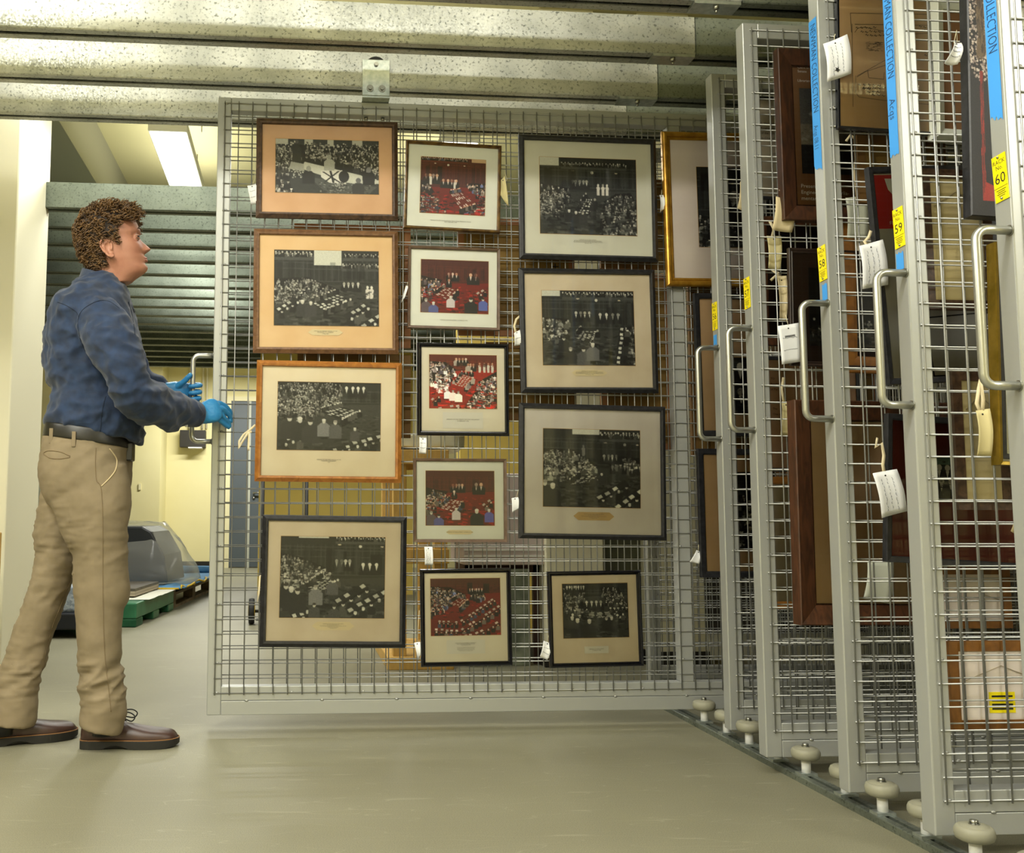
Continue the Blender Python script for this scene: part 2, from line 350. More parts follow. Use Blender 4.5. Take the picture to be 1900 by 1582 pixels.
# ------------------------------------------------------------------ prints: painted in a numpy canvas and carried as an ink attribute on a fine grid
class Canvas:
    def __init__(s, w, h, bg): s.w, s.h = w, h; s.a = np.zeros((h, w, 3)); s.a[:] = bg
    def grad(s, c0, c1): 
        t = np.linspace(0, 1, s.h)[:, None, None]; s.a[:] = np.array(c0)*(1-t)+np.array(c1)*t
    def box_(s, x0, y0, x1, y1):
        return max(0, int(x0*s.w)), max(0, int(y0*s.h)), min(s.w, int(math.ceil(x1*s.w))+1), min(s.h, int(math.ceil(y1*s.h))+1)
    def ell(s, cx, cy, rx, ry, c):
        x0, y0, x1, y1 = s.box_(cx-rx, cy-ry, cx+rx, cy+ry)
        if x1 <= x0 or y1 <= y0: return
        X = (np.arange(x0, x1)+.5)/s.w; Y = (np.arange(y0, y1)+.5)/s.h
        m = ((X[None]-cx)/rx)**2+((Y[:, None]-cy)/ry)**2 <= 1; s.a[y0:y1, x0:x1][m] = c
    def poly(s, pts, c, al=1.0):
        xs = [p[0] for p in pts]; ys = [p[1] for p in pts]; x0, y0, x1, y1 = s.box_(min(xs), min(ys), max(xs), max(ys))
        if x1 <= x0 or y1 <= y0: return
        X, Y = np.meshgrid((np.arange(x0, x1)+.5)/s.w, (np.arange(y0, y1)+.5)/s.h); m = np.zeros(X.shape, bool); j = len(pts)-1
        for i in range(len(pts)):
            xi, yi = pts[i]; xj, yj = pts[j]
            m ^= ((yi > Y) != (yj > Y)) & (X < (xj-xi)*(Y-yi)/((yj-yi) or 1e-9)+xi); j = i
        r = s.a[y0:y1, x0:x1]; r[m] = r[m]*(1-al)+np.array(c)*al
    def inside(s, pts, x, y):
        r = False; j = len(pts)-1
        for i in range(len(pts)):
            if (pts[i][1] > y) != (pts[j][1] > y) and x < (pts[j][0]-pts[i][0])*(y-pts[i][1])/(pts[j][1]-pts[i][1])+pts[i][0]: r = not r
            j = i
        return r
    def person(s, x, y, h, suit, head=(.8,.78,.74), shirt=(.85,.85,.82), asp=1.3, hair=None, seat=True):
        w = h*.30/asp*1.0
        s.poly([(x-w, y+h*.9), (x-w*1.05, y+h*.42), (x-w*.5, y+h*.26), (x+w*.5, y+h*.26), (x+w*1.05, y+h*.42), (x+w, y+h*.9)], suit)
        if shirt is not None: s.poly([(x-w*.28, y+h*.27), (x+w*.28, y+h*.27), (x, y+h*.6)], shirt)
        s.ell(x, y+h*.13, h*.115/asp*1.1, h*.14, head)
        if hair is not None: s.ell(x, y+h*.04, h*.115/asp*1.1, h*.07, hair)
    def crowd(s, poly, n, s0, s1, suits, heads, shirts=True, asp=1.3, R=random):
        xs = [p[0] for p in poly]; ys = [p[1] for p in poly]; P = []
        while len(P) < n:
            x, y = R.uniform(min(xs), max(xs)), R.uniform(min(ys), max(ys))
            if s.inside(poly, x, y): P.append((y, x))
        P.sort(); y0, y1 = min(ys), max(ys)
        for y, x in P:
            h = s0+(s1-s0)*(y-y0)/(y1-y0+1e-6); su = R.choice(suits); hd = R.choice(heads); k = R.uniform(.7, 2.2); kk = R.uniform(.45, 1.05)
            s.person(x, y, h, tuple(c*k for c in su), tuple(c*kk for c in hd), ((.82,.81,.78) if R.random() < .3 else (.5,.49,.46)) if shirts and R.random() < .6 else None, asp, hair=(R.choice([(.1,.09,.08), (.75,.74,.7), (.3,.27,.24), None])))
    def papers(s, quad, nu, nv, c, fill=.75, sz=.6, R=random):
        A, B, D, E_ = quad
        for i in range(nu):
            for j in range(nv):
                if R.random() > fill: continue
                u0, v0 = (i+R.uniform(.1, .35))/nu, (j+R.uniform(.1, .35))/nv; u1, v1 = u0+sz/nu, v0+sz/nv
                f = lambda u, v: tuple(A[k]*(1-u)*(1-v)+B[k]*u*(1-v)+D[k]*u*v+E_[k]*(1-u)*v for k in (0, 1))
                k = R.uniform(.8, 1.05); s.poly([f(u0, v0), f(u1, v0), f(u1, v1), f(u0, v1)], tuple(x*k for x in c))
    def finish(s, grain=.025, blur=1):
        for _ in range(blur):
            p = np.pad(s.a, ((1, 1), (1, 1), (0, 0)), 'edge'); s.a = .5*s.a+.125*(p[:-2, 1:-1]+p[2:, 1:-1]+p[1:-1, :-2]+p[1:-1, 2:])
        n = rng.normal(0, grain, (s.h, s.w, 1)); s.a = np.clip(s.a+n, 0, 1); return s.a
BW = dict(dark=(.03,.032,.03), wall=(.14,.145,.135), wall2=(.27,.28,.265), floor=(.23,.235,.22), table=(.12,.12,.115), paper=(.85,.85,.8), suits=[(.05,.05,.05), (.1,.1,.1), (.17,.17,.16), (.3,.3,.28)], heads=[(.8,.79,.74), (.66,.65,.6), (.88,.87,.82)], light=(.8,.8,.75), carpet=(.22,.23,.21))
RD = dict(dark=(.14,.04,.03), wall=(.30,.09,.06), wall2=(.38,.13,.09), floor=(.50,.07,.05), table=(.42,.12,.07), paper=(.86,.8,.76), suits=[(.07,.05,.06), (.1,.08,.09), (.17,.14,.15), (.45,.4,.37), (.25,.28,.38)], heads=[(.84,.68,.56), (.72,.52,.42), (.9,.82,.76)], light=(.78,.66,.52), carpet=(.58,.07,.05))
RE = dict(RD, wall=(.38,.10,.05), wall2=(.5,.16,.08), floor=(.68,.10,.06), table=(.62,.16,.08), carpet=(.72,.09,.06), suits=[(.1,.07,.08), (.7,.66,.62), (.25,.22,.26), (.55,.5,.5)])
def chamber(seed, P, asp, white=None, gal=(), crowds=(), table=None, stand=(), benches=(), clock=None, wallh=.45, doors=(), chairs=(), foot=()):
    R = random.Random(seed); W_ = 240; H_ = int(W_/asp); s = Canvas(W_, H_, P['floor'])
    s.grad(P['floor'], tuple(c*.8 for c in P['floor']))
    s.poly([(0, 0), (1, 0), (1, wallh+.02), (0, wallh+.06)], P['wall'])
    for i in range(26):
        x = i/26+R.uniform(-.01, .01); s.poly([(x, .1), (x+.012, .1), (x+.012, wallh), (x, wallh)], P['wall2'] if i % 3 else P['dark'], .5)
    for y in (.12, .16, .24, wallh-.02): s.poly([(0, y), (1, y+.01), (1, y+.02), (0, y+.012)], P['wall2'], .8)
    for x0, x1, y0, y1 in doors: s.poly([(x0, y0), (x1, y0), (x1, y1), (x0, y1)], P['dark'])
    for x0, y0, x1, y1 in gal:
        s.poly([(x0, y0), (x1, y0), (x1, y1+.03), (x0, y1+.03)], P['dark'])
        n = max(4, int((x1-x0)*28)); h = (y1-y0)*1.1
        for i in range(n*2): x = x0+(x1-x0)*(i+.5)/(2*n)+R.uniform(-.008, .008); s.person(x, y0+(i % 2)*h*.25, h, R.choice(P['suits']), R.choice(P['heads']), P['paper'] if R.random() < .5 else None, asp)
        s.poly([(x0, y1), (x1, y1), (x1, y1+.035), (x0, y1+.035)], P['wall2'])
    if white: s.poly([(white[0], 0), (white[1], 0), (white[1], white[2]), (white[0], white[2])], P['light'])
    if clock: s.ell(clock[0], clock[1], .017/asp*1.2, .019, (.85,.84,.78)); s.ell(clock[0]-.2, clock[1]-.02, .018, .008, (.85,.8,.7)); s.ell(min(.97, clock[0]+.25), clock[1], .016, .008, (.85,.8,.7))
    for pl, n, a, b in crowds:
        s.poly(pl, tuple(c*.7 for c in P['dark'])); s.crowd(pl, int(n*1.35), a, b, P['suits'], P['heads'], True, asp, R)
    for x0, x1, y, h, n, wh in stand:
        for i in range(n):
            x = x0+(x1-x0)*(i+.5)/n+R.uniform(-.006, .006)
            if wh: s.poly([(x-h*.085, y+h*.98), (x-h*.11, y+h*.3), (x-h*.05, y+h*.24), (x+h*.05, y+h*.24), (x+h*.11, y+h*.3), (x+h*.085, y+h*.98)], (.84,.82,.78)); s.ell(x, y+h*.13, h*.07, h*.11, R.choice(P['heads']))
            else: s.person(x, y, h, R.choice(P['suits'][:2]), R.choice(P['heads']), P['paper'], asp)
    for i in range(230):
        x, y = R.random(), wallh+.1+(.9-wallh)*R.random(); q = (y-.2)*.05; c = R.choice([P['dark'], P['table'], P['floor'], tuple(v*1.5 for v in P['floor'])]) ; a = R.uniform(-.5, .5)
        s.poly([(x, y), (x+q*2, y+a*q), (x+q*2.2, y+q*.8+a*q), (x, y+q*.8)], c, .7)
    for i in range(12):
        x = R.random(); s.poly([(x, .16), (x+.05, .16), (x+.05, wallh-.04), (x, wallh-.04)], P['wall2'] if i % 2 else P['dark'], .35)
    if table:
        s.poly(table, P['table']); q = table; s.poly([q[3], q[2], (q[2][0], q[2][1]+.09), (q[3][0], q[3][1]+.1)], P['dark']); s.papers(table, 7, 4, P['paper'], .8, .62, R)
        for k in range(7):
            t = (k+.5)/7
            for a, b, up in ((q[3], q[2], 0), (q[0], q[1], -.05)):
                x = a[0]*(1-t)+b[0]*t+R.uniform(-.01, .01); y = a[1]*(1-t)+b[1]*t+up; s.person(x, y-.03, .12 if not up else .09, R.choice(P['suits']), R.choice(P['heads']), None, asp)
    for x0, y0, x1, y1, wd, n in benches:
        dx, dy = x1-x0, y1-y0; l = math.hypot(dx, dy); nx, ny = -dy/l*wd, dx/l*wd
        s.poly([(x0, y0), (x1, y1), (x1+nx, y1+ny), (x0+nx, y0+ny)], P['table']); s.poly([(x0+nx, y0+ny), (x1+nx, y1+ny), (x1+nx, y1+ny+.02), (x0+nx, y0+ny+.02)], P['dark'])
        s.papers([(x0, y0), (x1, y1), (x1+nx, y1+ny), (x0+nx, y0+ny)], n, 1, P['paper'], .85, .55, R)
        for i in range(n): t = (i+.5)/n; s.person(x0+dx*t+nx*1.4, y0+dy*t+ny*1.1-.01, wd*2.0, R.choice(P['suits']), R.choice(P['heads']), None, asp, hair=R.choice([(.8,.8,.76), (.12,.1,.1)]))
    for x, y, h, c in foot:
        s.poly([(x-h*.36/asp, y+h), (x-h*.36/asp, y+h*.4), (x-h*.15/asp, y+h*.22), (x+h*.15/asp, y+h*.22), (x+h*.36/asp, y+h*.4), (x+h*.36/asp, y+h)], tuple(min(1, v*1.5+.05) for v in c)); s.ell(x, y+h*.12, h*.10/asp, h*.13, (.78,.77,.72)); s.ell(x, y+h*.05, h*.11/asp, h*.07, R.choice([(.85,.84,.8), (.2,.18,.16), (.6,.58,.54)]))
    return s.finish()
def cortege(asp):
    R = random.Random(3); P = BW; W_ = 280; H_ = int(W_/asp); s = Canvas(W_, H_, (.2,.21,.2))
    for x0, x1 in ((0, .12), (.28, .36), (.5, .56), (.74, .84)): s.poly([(x0, 0), (x1, 0), (x1, .18), (x0, .18)], (.72,.72,.68))
    s.poly([(0, .1), (1, .14), (1, .62), (0, .55)], (.08,.08,.08)); s.crowd([(0, .08), (.24, .02), (.24, .5), (0, .55)], 120, .09, .13, P['suits'], P['heads'], True, asp, R)
    s.crowd([(.28, .05), (.62, .08), (.62, .3), (.3, .36)], 90, .12, .17, P['suits'][:1], P['heads'][:2], True, asp, R)
    s.poly([(.28, .42), (1, .72), (1, .8), (.7, .82), (.25, .55)], (.78,.78,.73)); s.crowd([(.6, .05), (1, .05), (1, .62), (.62, .42)], 200, .09, .14, P['suits'][:2], P['heads'], True, asp, R)
    s.poly([(.32, .7), (.98, .86), (.9, 1), (.5, 1)], (.3,.31,.29)); 
    for k in range(90): x, y = R.uniform(.36, .92), R.uniform(.8, .99); s.ell(x, y, .01, .008, R.choice([(.15,.15,.14), (.5,.5,.47)]))
    s.poly([(.44, .58), (.64, .56), (.70, .64), (.68, .82), (.52, .80), (.44, .70)], (.85,.84,.8))
    for a, b in (((.45, .60), (.62, .80)), ((.60, .58), (.47, .78)), ((.52, .58), (.55, .80)), ((.44, .68), (.66, .68))):
        s.poly([a, (a[0]+.02, a[1]), (b[0]+.02, b[1]), b], (.12,.12,.12))
    s.ell(.66, .68, .05, .11, (.1,.1,.1))
    for k in range(60): s.ell(R.gauss(.2, .05), R.gauss(.62, .05), .008, .012, R.choice([(.6,.6,.56), (.2,.2,.19), (.8,.8,.75)])); s.ell(R.gauss(.62, .03), R.gauss(.86, .04), .008, .012, R.choice([(.6,.6,.56), (.2,.2,.19)]))
    s.poly([(.15, .42), (.27, .46), (.28, .6), (.13, .56)], (.66,.66,.62)); s.poly([(.16, .1), (.22, .08), (.25, .2), (.25, .44), (.165, .43)], (.15,.15,.14)); s.ell(.205, .055, .017, .035, (.3,.3,.28))
    s.person(.52, .28, .32, (.66,.66,.62), (.6,.6,.56), None, asp); s.person(.32, .5, .36, (.1,.1,.1), (.6,.6,.56), None, asp); s.person(.9, .5, .36, (.08,.08,.08), (.5,.5,.5), None, asp); s.person(.8, .7, .36, (.2,.2,.2), (.4,.4,.4), None, asp)
    s.crowd([(0, .58), (.12, .6), (.17, 1), (0, 1)], 30, .14, .18, P['suits'][:1], P['heads'], True, asp, R); return s.finish()
def ink_grid(name, img, x0, z0, x1, z1, y, parent, m=None):
    h, w = img.shape[:2]; xs = np.linspace(x0, x1, w); zs = np.linspace(z1, z0, h)
    X, Z = np.meshgrid(xs, zs); co_ = np.stack([X, np.full_like(X, y), Z], -1).reshape(-1, 3)
    i = np.arange(h*w).reshape(h, w); f = np.stack([i[:-1, :-1], i[1:, :-1], i[1:, 1:], i[:-1, 1:]], -1).reshape(-1, 4)
    me = bpy.data.meshes.new(name); nf = len(f)
    me.vertices.add(h*w); me.vertices.foreach_set('co', co_.ravel()); me.loops.add(nf*4); me.loops.foreach_set('vertex_index', f.ravel().astype(np.int32))
    me.polygons.add(nf); me.polygons.foreach_set('loop_start', np.arange(0, nf*4, 4, dtype=np.int32)); me.polygons.foreach_set('loop_total', np.full(nf, 4, dtype=np.int32)); me.update(calc_edges=True)
    at = me.attributes.new('ink', 'FLOAT_COLOR', 'POINT'); a = np.ones((h*w, 4), np.float32); c = img.reshape(-1, 3)
    a[:, :3] = np.where(c <= .04045, c/12.92, ((c+.055)/1.055)**2.4); at.data.foreach_set('color', a.ravel())
    me.materials.append(m or INK); o = bpy.data.objects.new(name, me); C.objects.link(o); o.parent = parent; return o

# ------------------------------------------------------------------ picture frames
FM = {'walnut': mat('walnut_wood', '36241a', .5, var='57402f', vscale=14, kind='wood', stretch=(3, 3, 3)), 'oak': mat('brown_oak', '5e4028', .5, var='7c5a3c', vscale=14, kind='wood', stretch=(3,3,3)),
      'honey': mat('honey_pine', '8c561f', .42, var='a76d2c', vscale=12, kind='wood', stretch=(3,3,3)), 'ebony': mat('black_stained_wood', '141416', .42, var='26262a', vscale=60, bump=.15),
      'blackgloss': mat('glossy_black_moulding', '08080b', .18, var='101018'), 'bronze': mat('bronze_brown_moulding', '4a3218', .35, .3, var='7a5c2a', vscale=40), 'taupe': mat('taupe_brown_wood', '4f3a2b', .45, var='66503f', vscale=30),
      'gold': mat('gold_leaf_moulding', '9c6f1f', .33, .6, var='c09236', vscale=30), 'sapele': mat('dark_sapele_wood', '2b170c', .5, var='472815', vscale=10, kind='wood', stretch=(6,6,1.2)),
      'espresso': mat('espresso_wood', '241812', .5, var='33241c', vscale=40), 'rosewood': mat('rosewood_frame', '38200f', .5, var='55321c', vscale=10, kind='wood', stretch=(6,6,1.2)), 'white': mat('white_painted_wood', 'dfe3da', .5), 'brass': mat('brass_edge', '7a6416', .3, .7, var='94792a'), 'amber': mat('amber_wood', '6e4517', .5, var='8a5a1f', vscale=10, kind='wood', stretch=(2,2,2))}
MM = {k: mat('mat_board_'+k, c, .85, var=c2, vscale=9, lo=.3, hi=.7) for k, (c, c2) in {'peach': ('cfa985', 'd8b592'), 'buff': ('d9b98c', 'e0c49a'), 'cream': ('ddd0b4', 'e4d9c0'), 'sand': ('cdbfa6', 'd8ccb6'), 'pale': ('d9dad0', 'e0e1d8'), 'greige': ('cfcdbf', 'd6d5c8'), 'greyp': ('c9c2ba', 'd2cdc6'), 'ivory': ('d8d0bc', 'ded8c6'), 'tan': ('c6a780', 'cfb18b'), 'brown': ('7a5636', '845f3e'), 'dkbrown': ('3b2a22', '44322a'), 'red': ('5c1d12', '6b2517'), 'blush': ('d8ccc4', 'ddd3cc'), 'paper': ('d9cdb8', 'e0d6c2')}.items()}
M_cap = mat('caption_paper_tan', 'bfa473', .8); M_cap2 = mat('caption_paper_cream', 'd9cba6', .8); M_card = mat('caption_card_white', 'd6d3c8', .8)
M_type = mat('typewriter_ink', '6b6456', .8); M_glue = mat('gold_bevel', 'b08a4c', .6)
M_back = mat('kraft_backing', '8a6c34', .8, var='7a5c2a', vscale=4); M_tapeb = mat('brown_framing_tape', '6c4d22', .7); M_wirep = mat('picture_wire', 'a89c80', .4, .7)
def frame_mesh(w, h, fw, d, prof):
    # profile: list of (inset 0..1, height 0..1) from outer back to inner
    b = MB(); rs = []
    for (t, z) in prof:
        x = w/2-fw*t; zz = h/2-fw*t; rs.append([(-x, -d*z, -zz), (x, -d*z, -zz), (x, -d*z, zz), (-x, -d*z, zz)])
    for i in range(len(rs)-1):
        for j in range(4):
            k = (j+1) % 4; b.add([rs[i][j], rs[i][k], rs[i+1][k], rs[i+1][j]], [(0, 1, 2, 3)])
    return b
PROF = {'flat': [(0, 0), (0, .85), (.06, 1), (.8, .9), (1, .75), (1, .45)], 'bevel': [(0, 0), (0, .55), (.12, .62), (.62, 1), (.9, .95), (1, .7), (1, .4)], 'round': [(0, 0), (0, .6), (.1, .85), (.25, .98), (.45, 1), (.62, .85), (.66, .62), (.74, .75), (.86, .72), (1, .55), (1, .35)], 'deep': [(0, 0), (0, .96), (.05, 1), (.9, .62), (.93, .5), (1, .48), (1, .2)],
        'thin': [(0, 0), (0, .9), (.15, 1), (.5, .8), (.6, .65), (.8, .8), (1, .6), (1, .4)]}
def plaque(kind, parent, x, z, w, h, lines, rot=0.0, size=.0042):
    M = Matrix.Translation((x, -.0012, z)) @ Matrix.Rotation(-rot, 4, 'Y'); b = MB()
    if kind == 'hex': 
        p = [(-w/2, 0), (-w*.38, h/2), (w*.38, h/2), (w/2, 0), (w*.38, -h/2), (-w*.38, -h/2)]; b.add([M @ Vector((a, 0, c)) for a, c in p], [(5, 4, 3, 2, 1, 0)]); m = M_cap
    elif kind == 'hexc':
        p = [(-w/2, 0), (-w*.38, h/2), (w*.38, h/2), (w/2, 0), (w*.38, -h/2), (-w*.38, -h/2)]; b.add([M @ Vector((a, 0, c)) for a, c in p], [(5, 4, 3, 2, 1, 0)]); m = M_cap2
    elif kind == 'card': b.add([M @ Vector((a, 0, c)) for a, c in ((-w/2, h/2), (w/2, h/2), (w/2, -h/2), (-w/2, -h/2))], [(3, 2, 1, 0)]); m = M_card
    else: m = None
    c = b.build('caption_label', m, parent) if m else None
    if lines: text_obj('caption_text', lines, size, M @ Matrix.Translation((0, -.0004, 0)) @ XZ, M_type, c or parent, line=1.05)
    return c
GRP = 'framed pictures hung on the pulled-out rack'
def picture(label, TL, TR, BR, BL, Y, fw, frame, prof, matc, photo=None, img=None, depth=.020, cap=None, group=None, cat='framed photograph', bevel=True, glass=True, nm='framed_photograph', extra=None, back=True):
    """corner pixels are unprojected on the plane y = Y (front of frame); back of frame stands at Y+depth"""
    P = [W(*p, Y) for p in (TL, TR, BR, BL)]; c = (P[0]+P[1]+P[2]+P[3])/4
    wv = ((P[1]-P[0])+(P[2]-P[3]))/2; hv = ((P[0]-P[3])+(P[1]-P[2]))/2; w = math.hypot(wv.x, wv.z); h = math.hypot(hv.x, hv.z); ang = math.atan2(wv.z, wv.x)
    o = empty(nm, (c.x, Y+depth, c.z), label, cat, group); o.rotation_euler = (0, -ang, 0)
    frame_mesh(w, h, fw, depth, PROF[prof]).build('frame', FM[frame], o)
    ca, sa = math.cos(-ang), math.sin(-ang)
    def loc(px): 
        p = W(px[0], px[1], Y+depth*.5)-c; return (p.x*ca-p.z*sa, p.x*sa+p.z*ca)
    x1, z1 = w/2-fw*.9, h/2-fw*.9; ym = -depth*.42
    b = MB(); b.box((-x1, ym, -z1), (x1, ym+.003, z1)); mt = b.build('mat_board', MM[matc], o)
    if back: MB().box((-w/2+.004, -.003, -h/2+.004), (w/2-.004, 0, h/2-.004)).build('backing_board', M_back, o)
    r = None
    if photo:
        q = [loc(p) for p in photo]; px0 = (q[0][0]+q[3][0])/2; px1 = (q[1][0]+q[2][0])/2; pz1 = (q[0][1]+q[1][1])/2; pz0 = (q[2][1]+q[3][1])/2
        if bevel: MB().box((px0-.0012, ym-.0006, pz0-.0012), (px1+.0012, ym, pz1+.0012)).build('mat_bevel', M_glue, mt)
        ph = ink_grid('photograph_print', img((px1-px0)/(pz1-pz0)), px0, pz0, px1, pz1, ym-.0009, o); r = (px0, px1, pz0, pz1)
    if cap:
        kind, cxy, wpx, hpx, lines, size = cap; q = loc(cxy); s_ = (Y-CAM.y)/F; pl = plaque(kind, mt, q[0], q[1], wpx*s_, hpx*s_, lines, 0, size)
        for ch in ([pl] if pl else [x for x in mt.children if x.name.startswith('caption_text')]): ch.location.y = ym
    if glass: 
        g = MB(); g.add([(-x1, -depth*.52, -z1), (x1, -depth*.52, -z1), (x1, -depth*.52, z1), (-x1, -depth*.52, z1)], [(0, 1, 2, 3)]); g.build('glass_pane', GLASS, o)
    if extra: extra(o, mt, w, h, ym, loc)
    return o
Y55 = -.0275
ch = chamber
CAPT = lambda a, b, c='': a+'\n'+b+('\n'+c if c else '')
picture('dark walnut frame, peach mat, wide black and white funeral ceremony photo, top left', (475.5,217), (738.8,225), (738.5,407.3), (474.8,402), Y55, .021, 'walnut', 'bevel', 'peach', [(511.3,256.5), (703.3,262.2), (702.3,361), (511,356)], cortege, group=GRP)
picture('brown oak frame, buff mat, black and white chamber photo, second down in left column', (471.1,423), (739.5,427.4), (739.1,656.5), (468.8,653.2), Y55, .021, 'oak', 'bevel', 'buff', [(509.3,462.6), (703.3,466.6), (702.3,606.3), (508,602.3)],
    lambda a: ch(21, BW, a, white=(.38,.64,.2), gal=((0,.02,.37,.1), (.66,.04,1,.1), (.64,.17,1,.24)), crowds=(([(0,.38), (.32,.36), (.62,.52), (.62,.6), (0,.72)], 170, .07, .1),), table=[(.36,.70), (.60,.58), (.75,.65), (.47,.80)], stand=((.64,.82,.42,.14,4,0), (.86,.96,.46,.18,2,1)), benches=((.65,.86,.86,.68,.07,4), (.8,.98,1,.82,.07,3), (.0,.78,.2,.62,.06,4)), wallh=.42, foot=((.27,.66,.22,(.1,.1,.1)), (.35,.68,.2,(.12,.12,.12)))), cap=('hexc', (604,616.5), 66, 11, 'OPENING OF THE FIRST SESSION OF THE\nPARLIAMENT AT CANBERRA\n9 May 1934', .0045), group=GRP)
picture('honey pine frame, cream mat, packed black and white chamber photo, third in left column', (476.5,667), (746.2,672.3), (744.5,895.8), (472,892.2), Y55, .021, 'honey', 'bevel', 'cream', [(516,707.3), (706.8,711), (705.4,836.6), (513.3,834)],
    lambda a: ch(22, BW, a, crowds=(([(0,0), (.62,0), (.6,.3), (.3,.5), (0,.45)], 260, .07, .11),), table=[(.42,.44), (.62,.36), (.80,.42), (.62,.56)], stand=((.64,.86,.06,.18,4,0),), benches=((.7,.86,1,.74,.08,4), (.0,.86,.2,.74,.08,3), (.45,.98,.7,.9,.07,4)), wallh=.3, foot=((.12,.5,.34,(.08,.08,.08)), (.22,.52,.34,(.07,.07,.07)), (.32,.55,.34,(.1,.1,.1)), (.45,.54,.26,(.3,.3,.3)), (.56,.56,.26,(.2,.2,.2)), (.75,.66,.2,(.15,.15,.15)))), cap=('text', (610,855), 60, 14, 'OPENING OF THE THIRD SESSION OF THE\nTWENTIETH PARLIAMENT\n1953', .0045), group=GRP)
picture('black frame, sand mat, black and white chamber photo, bottom of the left column', (487.7,954.2), (755.7,958.7), (752.5,1202), (480.5,1201), Y55, .021, 'ebony', 'bevel', 'sand', [(521.8,995), (714.4,996), (713.5,1146.3), (517.8,1145.9)],
    lambda a: ch(23, BW, a, white=(.17,.46,.02), gal=((.52,.0,1,.06),), crowds=(([(0,.2), (.2,.26), (.5,.42), (.42,.58), (0,.55)], 120, .08, .14),), table=[(.22,.66), (.40,.50), (.56,.54), (.42,.66)], stand=((.52,.68,.28,.16,4,0), (.76,.95,.32,.17,3,0)), benches=((.5,.78,.8,.56,.08,4), (.62,.88,1,.62,.08,5), (.1,.95,.35,.86,.08,4)), clock=(.76,.12), doors=((.55,.63,.18,.42), (.86,.97,.22,.46)), wallh=.48, foot=((.06,.58,.3,(.06,.06,.06)), (.11,.62,.3,(.06,.06,.06)), (.17,.64,.3,(.06,.06,.06)), (.34,.6,.24,(.3,.3,.3)), (.5,.52,.2,(.2,.2,.2)), (.33,.82,.2,(.15,.15,.15)), (.52,.84,.2,(.15,.15,.15)))), cap=('hexc', (618,1161), 78, 15, 'OPENING OF THE TWENTY-FIRST PARLIAMENT\nOF THE COMMONWEALTH\nFIELD MARSHAL SIR WILLIAM SLIM, G.C.B., G.C.M.G., G.C.V.O.\nG.B.E., D.S.O., M.C., K.St.J.\n4th August 1954', .0034), group=GRP)
picture('thin bronze frame hanging tilted, red-carpet colour photo, top of the middle column', (754.5,257.7), (933.2,269.6), (927,431), (747.9,422.3), Y55, .012, 'bronze', 'round', 'pale', [(781.6,289.5), (902.6,297.5), (898.4,400), (779,393.9)],
    lambda a: ch(24, RD, a, white=(.78,1,.06), gal=((0,.0,.72,.06),), crowds=(([(0,.42), (.1,.42), (.42,.98), (0,1)], 60, .09, .15), ([(.7,.44), (1,.42), (1,.66), (.92,.64)], 30, .08, .12), ([(.78,.8), (1,.7), (1,1), (.6,1)], 16, .14, .18)), table=[(.46,.64), (.62,.6), (.86,.8), (.62,.9)], stand=((.06,.28,.3,.2,4,0), (.1,.22,.3,.2,1,1), (.32,.58,.38,.18,4,0), (.5,.56,.38,.17,1,1)), clock=(.42,.13), wallh=.48, doors=((.26,.33,.16,.4),)), cap=('text', (836,411), 100, 8, 'Opening of the 30th Parliament by Her Majesty Queen Elizabeth the Second\n28TH FEBRUARY 1974', .0048), group=GRP)
picture('slim taupe frame, white mat, dark red colour photo, second down in middle column', (759.3,455), (929.2,461), (926.5,612.4), (755.8,607), Y55, .0095, 'taupe', 'flat', 'pale', [(781.9,480.2), (907.4,485.5), (905,582.9), (780,577.9)],
    lambda a: ch(25, RD, a, crowds=(([(0,.3), (.12,.34), (.32,.38), (.2,.62), (0,.7)], 26, .12, .2),), table=[(.2,.66), (.36,.52), (.55,.56), (.44,.78)], stand=((.38,.55,.24,.18,3,0), (.7,.85,.24,.24,2,0), (.38,.45,.36,.18,1,0)), wallh=.40, benches=((.8,.62,.92,.5,.06,2),), foot=((.08,.74,.26,(.22,.18,.2)), (.19,.8,.26,(.2,.22,.36)), (.44,.68,.22,(.5,.48,.48)), (.74,.7,.34,(.05,.05,.06)), (.92,.7,.24,(.2,.24,.42)))), cap=('text', (842,594), 60, 6, 'OPENING OF PARLIAMENT - 10 MARCH 1970', .005), group=GRP)
picture('glossy black frame, bright red colour photo, wide white caption card, centre of middle column', (776.3,634.5), (945.7,637.3), (944.8,808.5), (773.5,806.7), Y55, .0155, 'blackgloss', 'round', 'ivory', [(797.3,656.8), (922.3,660), (921.2,758.6), (796.1,756.6)],
    lambda a: ch(26, RE, a, crowds=(([(0,.12), (.24,.14), (.4,.28), (.2,.62), (0,.5)], 70, .09, .14), ([(.72,.5), (1,.3), (1,1), (.5,1), (.66,.72)], 90, .1, .15)), table=[(.36,.56), (.5,.36), (.66,.42), (.54,.62)], stand=((.38,.56,.06,.16,4,0), (.55,.68,.16,.17,3,0), (.72,.96,.14,.19,4,1), (.5,.66,.28,.15,2,0)), wallh=.26, benches=((.1,.98,.45,.9,.07,4), (0,.85,.1,.72,.06,2)), foot=((.27,.64,.18,(.7,.68,.64)), (.35,.66,.2,(.65,.6,.58)), (.43,.68,.2,(.7,.66,.6)))), cap=('card', (859,779.5), 77, 31, 'OPENING OF THE TWENTY-SECOND PARLIAMENT\n15 FEBRUARY 1956', .0052), group=GRP)
